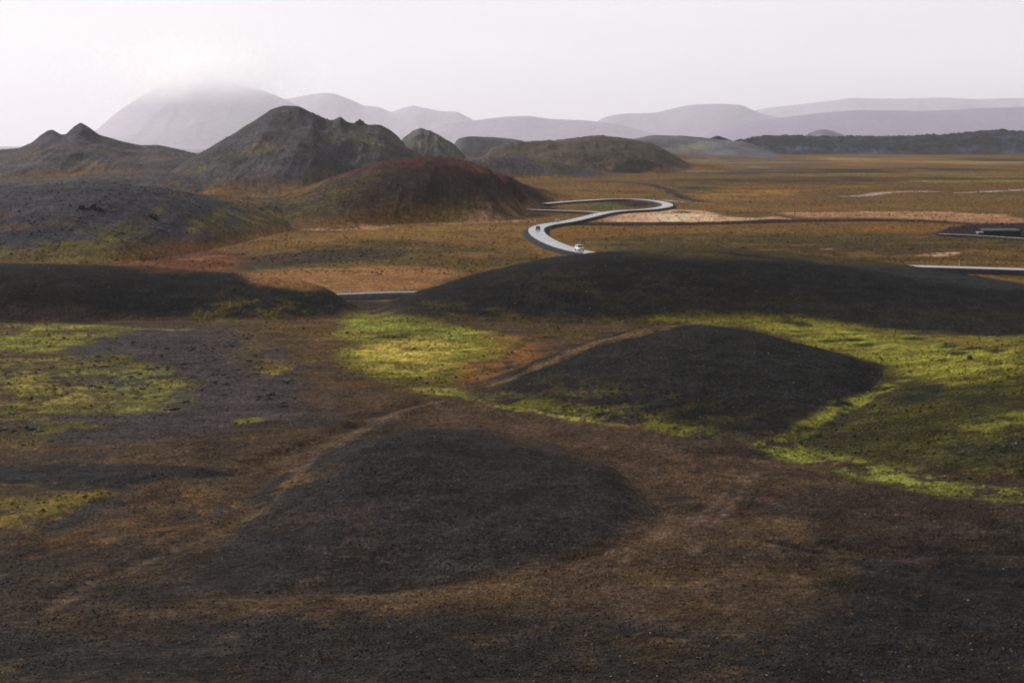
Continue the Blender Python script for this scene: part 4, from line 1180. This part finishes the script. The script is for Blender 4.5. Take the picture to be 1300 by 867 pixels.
# ------------------------------------------------------------------ people far off on the trail
def person(label, px, py, coat, trousers):
    x, y, z = spot(px, py, 400, 1600)
    s = 1.0
    t = tag(link_mesh("person", bpy.data.meshes.new("person")), label, "person", "people on the far trail")
    J = {"pelvis": (0, 0, .95), "chest": (0, .02, 1.3), "neck": (0, .02, 1.5), "head": (0, -.02, 1.63), "crown": (0, 0, 1.76),
         "hl": (.1, 0, .9), "kl": (.12, -.06, .5), "al": (.12, .08, .08), "tl": (.13, -.10, .04),
         "hr": (-.1, 0, .9), "kr": (-.11, -.16, .52), "ar": (-.11, -.14, .09), "tr": (-.12, -.33, .05),
         "sl": (.19, .02, 1.43), "el": (.27, .10, 1.15), "wl": (.27, -.02, .9), "fl": (.27, -.06, .8),
         "sr": (-.19, .02, 1.43), "er": (-.28, .04, 1.15), "wr": (-.27, -.12, .93), "fr": (-.27, -.17, .84)}
    rad = {"pelvis": .15, "chest": .17, "neck": .065, "head": .11, "crown": .07, "hl": .11, "kl": .07, "al": .05, "tl": .04, "hr": .11, "kr": .07, "ar": .05, "tr": .04,
           "sl": .075, "el": .055, "wl": .04, "fl": .035, "sr": .075, "er": .055, "wr": .04, "fr": .035}
    names = list(J)
    E = [("pelvis", "chest"), ("chest", "neck"), ("neck", "head"), ("head", "crown"), ("pelvis", "hl"), ("hl", "kl"), ("kl", "al"), ("al", "tl"), ("pelvis", "hr"), ("hr", "kr"), ("kr", "ar"), ("ar", "tr"),
         ("chest", "sl"), ("sl", "el"), ("el", "wl"), ("wl", "fl"), ("chest", "sr"), ("sr", "er"), ("er", "wr"), ("wr", "fr")]
    me = t.data
    me.from_pydata([J[n] for n in names], [(names.index(a), names.index(b_)) for a, b_ in E], [])
    sm = t.modifiers.new("skin", "SKIN")
    for n, v in zip(names, me.skin_vertices[0].data):
        v.radius = (rad[n], rad[n]); v.use_root = n == "pelvis"
    t.modifiers.new("smooth", "SUBSURF").levels = 1
    m, nt, b = new_mat("walker_clothes")
    tc = N(nt, "ShaderNodeTexCoord"); sp = N(nt, "ShaderNodeSeparateXYZ"); nt.links.new(tc.outputs["Object"], sp.inputs[0])
    c = mixc(nt, maprange(nt, sp.outputs[2], .93, .95, 0, 1), trousers, coat)
    c = mixc(nt, maprange(nt, sp.outputs[2], 1.53, 1.55, 0, 1), c, (.12, .08, .06))
    nt.links.new(c, b.inputs["Base Color"]); b.inputs["Roughness"].default_value = .85
    me.materials.append(m)
    t.location = (x, y, z)
    return t


person("dark clad figure walking on the pale trail across the far heath", 1160.5, 244.0, (.03, .03, .04), (.025, .025, .03))
person("figure in a pale jacket on the far trail near the right edge", 1281.0, 242.6, (.75, .75, .78), (.04, .04, .05))

# ------------------------------------------------------------------ rocks
M_ROCK = plain_mat("grey_lava_rock", (.07, .07, .078), .95, spec=.15, var=.5, scale=.25, bump=.6)
M_BOULDER = plain_mat("dark_boulder", (.035, .033, .034), .9, spec=.2, var=.4, scale=2, bump=.15)
M_PALE = plain_mat("pale_stone", (.24, .225, .205), .85, spec=.2, var=.25, scale=2, bump=.1)


def rock_bm(bm, c, r, seed, up=1.0, sub=3):
    rr = random.Random(seed)
    g = bmesh.ops.create_icosphere(bm, subdivisions=sub, radius=1.0)
    ax = (rr.uniform(.75, 1.2), rr.uniform(.75, 1.2), rr.uniform(.8, 1.1) * up)
    pl = [(Vector((rr.gauss(0, 1), rr.gauss(0, 1), rr.gauss(0, .8))).normalized(), rr.uniform(.55, .85)) for _ in range(9)]
    for v in g["verts"]:
        p = v.co.copy()
        for n_, d_ in pl:
            k = p.dot(n_) - d_
            if k > 0: p -= n_ * k * .9
        p *= 1 + .08 * math.sin(p.x * 9 + seed) * math.cos(p.y * 8 + p.z * 7)
        v.co = Vector((p.x * ax[0] * r, p.y * ax[1] * r, p.z * ax[2] * r)) + Vector(c)


def crag(label, lumps, Yd, seed):
    """rocks standing on a ridge: lumps = (px, top py, radius m, stretch)"""
    x0, z0 = None, None
    bm = bmesh.new()
    ox = oy = oz = 0
    for i, (px, py, r, up) in enumerate(lumps):
        dx, dz = ray(px, py)
        xx, zz = float(dx) * Yd, CAMZ + float(dz) * Yd
        if i == 0:
            ox, oy, oz = xx, Yd, ground_z(xx, Yd)
        rock_bm(bm, (xx - ox, random.uniform(-1, 1) * r * .3, zz - r * up * .85 - oz), r, seed + i, up)
    o = obj("rock_outcrop", bm, M_ROCK, None)
    o.location = (ox, oy, oz)
    return tag(o, label, "rock outcrop")


crag("pointed rock spire standing on the ridge right of the cone summit", [(456.5, 151.5, 2.2, 2.0), (453.5, 154.5, 2.6, 1.5), (460, 155, 2.8, 1.5), (463, 157, 2.2, 1.3), (450.5, 158, 2, 1.2)], 1073, 3)
crag("blocky rock knob at the right end of the cone's ridge", [(480, 159, 2.6, 1.1), (484, 160, 2.4, 1.0), (476, 160.4, 2, 1)], 1073, 21)
crag("low jagged crags on the ridge just right of the cone summit", [(398, 144, 2.2, 1.2), (404, 147.5, 2.4, 1.2), (410, 150, 2.0, 1.3), (415, 151.6, 2.2, 1.2)], 1073, 60)
crag("small twin rock knob midway between the cone summit and the spire", [(431, 150, 2.6, 1.3), (434.5, 151.5, 2.4, 1.2)], 1073, 70)
crag("broken rocks along the right shoulder of the cone's ridge", [(492, 164, 2.2, 1.2), (497, 168, 2.4, 1.2), (503, 172.5, 2.4, 1.3), (509, 178, 2.2, 1.2)], 1076, 80)
for k, (lb, px, py, r, ym) in enumerate((("dark broken crag on the slope of the left grey hill", 117, 268, 1.8, 560), ("small dark crag lower on the left grey hill", 189, 277, 1.3, 560))):
    x, y, z = spot(px, py, 330, ym)
    bm = bmesh.new()
    for i in range(6):
        rock_bm(bm, (random.uniform(-3.0, 3.0) * r * .6, random.uniform(-1, 1), random.uniform(-.3, .5) * r), r * random.uniform(.5, .9), 40 + i + k * 9, 1.0, 2)
    o = obj("rock_outcrop", bm, M_BOULDER); o.location = (x, y, z); tag(o, lb, "rock outcrop")


def boulder(label, px, py, r, mat, ymin=60, ymax=1400, seed=5):
    x, y, z = spot(px, py, ymin, ymax)
    bm = bmesh.new(); rock_bm(bm, (0, 0, r * .35), r, seed, .8, 3)
    o = obj("boulder", bm, mat); o.location = (x, y, z)
    return tag(o, label, "boulder")


boulder("small dark boulder alone on the bright moss at the right", 1231.5, 459, .38, M_BOULDER, 60, 300, 5)
boulder("white stone inside the tight left bend of the road", 698.6, 292.2, .55, M_PALE, 240, 900, 8)
boulder("pale boulder on the ochre heath right of the dark track", 891, 245.6, 1.3, M_PALE, 400, 1400, 11)
boulder("pale stone lying on the mossy slope at the right edge", 1290, 569, .16, M_PALE, 60, 300, 14)

# loose stones and dark moss cushions: nobody could count them
def scatter(name, label, cat, mat, spots, shapes):
    """many small lumps in one mesh"""
    Vs, Fs, nv = [], [], 0
    for (x, y, z, sx, sy, sz, rz) in spots:
        sv, sf = shapes[random.randrange(len(shapes))]
        c, s = math.cos(rz), math.sin(rz)
        v = sv * np.array([sx, sy, sz])
        v = np.stack([v[:, 0] * c - v[:, 1] * s + x, v[:, 0] * s + v[:, 1] * c + y, v[:, 2] + z], 1)
        Vs.append(v); Fs.append(sf + nv); nv += len(v)
    me = np_mesh(name, np.concatenate(Vs), np.concatenate(Fs), None, mat)
    return tag(link_mesh(name, me), label, cat, None, "stuff")


def lump_shapes(n, sub, jag, seed):
    out = []
    for k in range(n):
        bm = bmesh.new()
        rock_bm(bm, (0, 0, 0), 1.0, seed + k, 1.0, sub)
        for v in bm.verts: v.co *= 1 + random.uniform(-jag, jag)
        bmesh.ops.triangulate(bm, faces=bm.faces)
        out.append((np.array([v.co[:] for v in bm.verts]), np.array([[v.index for v in f.verts] for f in bm.faces])))
        bm.free()
    return out


def in_poly(px, py, poly):
    c = False
    for (x0, y0), (x1, y1) in zip(poly, poly[1:] + poly[:1]):
        if (y0 > py) != (y1 > py) and px < (x1 - x0) * (py - y0) / (y1 - y0) + x0: c = not c
    return c


def rand_on_ground(n, u0, u1, y0, y1):
    out = []
    for _ in range(n):
        y = math.exp(random.uniform(math.log(y0), math.log(y1)))
        u = random.uniform(u0, u1)
        out.append((u * y, y))
    return out


rock_s = lump_shapes(10, 1, .12, 300)
sp = []
for (x, y) in rand_on_ground(500, -.45, .45, 62, 260):
    if fbm(np.array([x]), np.array([y]), 18, 2, 44)[0] < .12: continue
    r = .03 + .09 * random.random() ** 4 * (y / 120)
    sp.append((x, y, ground_z(x, y) + r * .25, r * random.uniform(.8, 1.6), r, r * .6, random.uniform(0, 6)))
scatter("pale_stones", "pale loose stones strewn over the dark gravel", "stones", M_PALE, sp, rock_s)
sp = []
for (x, y) in rand_on_ground(1200, -.45, .45, 62, 270):
    r = .03 + .12 * random.random() ** 3 * (y / 120)
    sp.append((x, y, ground_z(x, y) + r * .2, r * random.uniform(.8, 1.7), r, r * .7, random.uniform(0, 6)))
scatter("dark_stones", "dark lava stones strewn over the gravel", "stones", M_BOULDER, sp, rock_s)

M_MOSS_D = plain_mat("dark_moss", (.016, .019, .013), .95, spec=.1, var=.5, scale=2, bump=.15)
sp = []
flatpoly = [(np.array(p_) * 1.0) for p_ in hit([(-60, 560), (60, 548), (180, 556), (300, 545), (392, 505), (380, 480), (310, 440), (330, 420), (200, 420), (100, 430), (0, 415), (-80, 430)], 60, 300)]
fp = [tuple(p_) for p_ in flatpoly]
tries = 0
while len(sp) < 420 and tries < 20000:
    tries += 1
    y = random.uniform(130, 225); x = random.uniform(-.42, -.1) * y
    if not in_poly(x, y, fp): continue
    if fbm(np.array([x]), np.array([y]), 16, 2, 71)[0] < -.05 + .3 * random.random(): continue
    r = .14 + .5 * random.random() ** 2
    sp.append((x, y, ground_z(x, y) - .02, r * random.uniform(.7, 1.9), r * random.uniform(.6, 1.2), r * .34, random.uniform(-1.5, 1.5)))
scatter("moss_cushions", "black moss cushions dotting the gravel flat at the left", "moss", M_MOSS_D, sp, rock_s)

# low plants and clods that roughen the whole near and middle ground
def grid_at(x, y, A):
    rr = np.clip(np.searchsorted(YR, y) - 1, 0, NR - 2)
    u = x / SC[rr]
    cc = np.clip(np.searchsorted(U, u) - 1, 0, NC - 2)
    ty = (y - YR[rr]) / (YR[rr + 1] - YR[rr])
    tx = (u - U[cc]) / (U[cc + 1] - U[cc])
    if A.ndim == 3: tx, ty = tx[:, None], ty[:, None]
    return (A[rr, cc] * (1 - tx) + A[rr, cc + 1] * tx) * (1 - ty) + (A[rr + 1, cc] * (1 - tx) + A[rr + 1, cc + 1] * tx) * ty


M_COVER, nt, b = new_mat("clods_and_plants")
at = N(nt, "ShaderNodeAttribute", attribute_name="soil")
nt.links.new(at.outputs["Color"], b.inputs["Base Color"])
b.inputs["Roughness"].default_value = .95
b.inputs["Specular IOR Level"].default_value = .05


def cover(name, label, n, y0, y1, rmin, rmax, tall, seed, vegmin=-1, grow=0.0, dark=(.82, 2.0), ochre=.16):
    g = np.random.default_rng(seed)
    y = np.exp(g.uniform(math.log(y0), math.log(y1), n))
    x = g.uniform(-.50, .50, n) * y
    keep = fbm(x, y, 9, 3, seed) + .4 * g.uniform(-1, 1, n) > -.1
    vegv = grid_at(x, y, VEG)
    if vegmin > 0: keep &= vegv > vegmin * g.uniform(.6, 1.4, n)
    rdist = np.full(n, 1e9)
    q = (y > 240) & (y < 900)
    for lnn in (MAIN, BRANCH, GAP): rdist[q] = np.minimum(rdist[q], polydist(x[q], y[q], lnn[::3]))
    keep &= rdist > 6.5
    x, y, vegv = x[keep], y[keep], vegv[keep]
    n = len(x)
    z = grid_at(x, y, ZT)
    c = grid_at(x, y, CL)
    r = rmin + (rmax - rmin) * g.random(n) ** 2.5
    r = r * (1 + grow * np.log(y / y0))
    h = r * tall * g.uniform(.6, 1.4, n)
    k = 6
    ang = np.linspace(0, 2 * np.pi, k, endpoint=False)[None] + g.uniform(0, 6, (n, 1))
    rad = r[:, None] * g.uniform(.6, 1.35, (n, k))
    V0 = np.stack([x[:, None] + np.cos(ang) * rad, y[:, None] + np.sin(ang) * rad, np.repeat((z - .03)[:, None], k, 1)], 2)
    rad2 = rad * g.uniform(.45, .8, (n, k))
    V1 = np.stack([x[:, None] + np.cos(ang + .3) * rad2, y[:, None] + np.sin(ang + .3) * rad2, z[:, None] + h[:, None] * g.uniform(.55, .9, (n, k))], 2)
    V2 = np.stack([x + g.uniform(-.2, .2, n) * r, y + g.uniform(-.2, .2, n) * r, z + h], 1)[:, None]
    Vv = np.concatenate([V0, V1, V2], 1).reshape(-1, 3)
    i = np.arange(k); j = (i + 1) % k
    tri = np.concatenate([np.stack([i, j, k + i], 1), np.stack([j, k + j, k + i], 1), np.stack([k + i, k + j, np.full(k, 2 * k)], 1)])
    Fv = (tri[None] + (np.arange(n) * (2 * k + 1))[:, None, None]).reshape(-1, 3)
    m_ = np.exp(g.uniform(math.log(dark[0]), math.log(dark[1]), (n, 1)))
    cc = c * m_ * (1 + g.uniform(-.10, .10, (n, 3)))
    pick = g.random((n, 1))
    dryc = np.array([[.085, .060, .028]]) * g.uniform(.5, 1.3, (n, 1))
    cc = np.where((pick < ochre) & (vegv < .5)[:, None], dryc, cc)
    cc = np.where(pick > .988, np.array([[.20, .19, .17]]) * g.uniform(.4, 1.2, (n, 1)), cc)
    cc = np.clip(cc, .006, .7)
    cc = np.concatenate([cc, np.ones((n, 1))], 1)
    soil = np.repeat(cc, 2 * k + 1, 0)
    me = np_mesh(name, Vv, Fv, soil, M_COVER)
    tag(link_mesh(name, me), label, "ground cover", None, "stuff")


cover("gravel_clods", "rough clods and small stones over the near gravel and heath", 200000, 62, 330, .03, .10, .5, 501, -1, .35, (.62, 2.3), .18)
cover("moss_tufts", "tufts of moss and grass in the green hollows", 60000, 62, 330, .05, .20, .7, 502, .35, .35, (.6, 1.6))
cover("heath_hummocks", "low hummocks of heather and grass on the plain", 60000, 330, 1100, .14, .5, .6, 503, -1, .45, (.7, 1.8))

# ------------------------------------------------------------------ sky, sun, air
SUN_EL, SUN_AZ = R(28), R(-52)       # azimuth from straight ahead, towards the left
world = bpy.data.worlds.new("World")
scene.world = world
world.use_nodes = True
nt = world.node_tree
bg = nt.nodes["Background"]
sky = N(nt, "ShaderNodeTexSky", sky_type="NISHITA")
sky.sun_disc = False
sky.sun_elevation = SUN_EL
sky.sun_rotation = SUN_AZ
sky.air_density, sky.dust_density = 1.0, 3.0
tc = N(nt, "ShaderNodeTexCoord")
mpn = N(nt, "ShaderNodeMapping")
mpn.inputs["Scale"].default_value = (1, 1, 5)
nt.links.new(tc.outputs["Generated"], mpn.inputs[0])
cl = noise(nt, mpn.outputs[0], 2.2, 6, .55)
cloudc = mixc(nt, maprange(nt, cl, .3, .7, 0, 1), (9.6, 9.65, 9.75), (11.0, 11.05, 11.15))
sepz = N(nt, "ShaderNodeSeparateXYZ"); nt.links.new(tc.outputs["Generated"], sepz.inputs[0])
kz = N(nt, "ShaderNodeCombineColor")
# bright along the horizon ahead, darker cloud overhead and behind
el_ = maprange(nt, sepz.outputs[2], .06, .50, 1.0, .32)
ah_ = maprange(nt, sepz.outputs[1], -.7, .8, .62, 1.0)
kk_ = mathn(nt, "MULTIPLY", el_, ah_)
for i in range(3): nt.links.new(kk_, kz.inputs[i])
cloudc = mixc(nt, 1.0, cloudc, kz.outputs[0], "MULTIPLY")
c = mixc(nt, .92, sky.outputs[0], cloudc)
nt.links.new(c, bg.inputs["Color"])
bg.inputs["Strength"].default_value = 0.10

sl = bpy.data.lights.new("sun", "SUN")
sl.energy = 4.5
sl.angle = R(6)
sl.color = (1.0, .95, .87)
so = bpy.data.objects.new("sun", sl)
COL.objects.link(so)
sd = Vector((math.sin(SUN_AZ) * math.cos(SUN_EL), math.cos(SUN_AZ) * math.cos(SUN_EL), math.sin(SUN_EL)))
so.rotation_euler = sd.to_track_quat("Z", "Y").to_euler()
so.location = sd * 500

bm = bmesh.new()
bm_box(bm, 0, 25500, 745, 560000, 53000, 1510)
me = bpy.data.meshes.new("haze")
bm.to_mesh(me); bm.free()
hz = link_mesh("haze", me)
hz.location = (0, 0, 0)
tag(hz, "pale damp air over the whole landscape", "haze", None, "stuff")
m = bpy.data.materials.new("damp_air"); m.use_nodes = True
nt = m.node_tree
nt.nodes.remove(nt.nodes["Principled BSDF"])
pv = N(nt, "ShaderNodeVolumePrincipled")
pv.inputs["Color"].default_value = (.945, .935, 1.0, 1)
pv.inputs["Density"].default_value = SIGMA
pv.inputs["Anisotropy"].default_value = .25
nt.links.new(pv.outputs[0], nt.nodes["Material Output"].inputs["Volume"])
me.materials.append(m)

# low cloud resting on the broad mountain: thick inside, thinning out to nothing at its skin
m = bpy.data.materials.new("cloud_vapour"); m.use_nodes = True
nt = m.node_tree
nt.nodes.remove(nt.nodes["Principled BSDF"])
pv = N(nt, "ShaderNodeVolumePrincipled")
pv.inputs["Color"].default_value = (1, 1, 1, 1)
pv.inputs["Anisotropy"].default_value = .85
tc = N(nt, "ShaderNodeTexCoord")
ln = N(nt, "ShaderNodeVectorMath", operation="LENGTH")
nt.links.new(tc.outputs["Object"], ln.inputs[0])
fall = mathn(nt, "POWER", maprange(nt, ln.outputs["Value"], 1.0, .15, 0, 1), 1.6)
puff = maprange(nt, noise(nt, tc.outputs["Object"], 2.4, 4, .55), .3, .65, .25, 1.2)
nt.links.new(mathn(nt, "MULTIPLY", mathn(nt, "MULTIPLY", fall, puff), 0.0034), pv.inputs["Density"])
nt.links.new(pv.outputs[0], nt.nodes["Material Output"].inputs["Volume"])
bm = bmesh.new()
bmesh.ops.create_icosphere(bm, subdivisions=4, radius=1)
me = bpy.data.meshes.new("cloud"); bm.to_mesh(me); bm.free(); me.materials.append(m)
co = tag(link_mesh("cloud", me), "low white cloud hiding the top of the broad mountain", "cloud", None, "stuff")
dx, dz = ray(248, 88)
co.location = (float(dx) * 15200, 15200, CAMZ + float(dz) * 15200)
co.scale = (1450, 1700, 520)

# ------------------------------------------------------------------ render settings
scene.render.engine = "CYCLES"
cy = scene.cycles
cy.use_denoising = True
cy.denoiser = "OPENIMAGEDENOISE"
cy.denoising_input_passes = "RGB_ALBEDO_NORMAL"
cy.denoising_prefilter = "FAST"
cy.max_bounces = 24
cy.diffuse_bounces = 2
cy.glossy_bounces = 2
cy.volume_bounces = 20
cy.transparent_max_bounces = 8
cy.use_adaptive_sampling = False
vs = scene.view_settings
vs.view_transform = "Standard"
vs.look = "None"
vs.gamma = 1
vs.use_curve_mapping = False
vs.exposure = 0.06
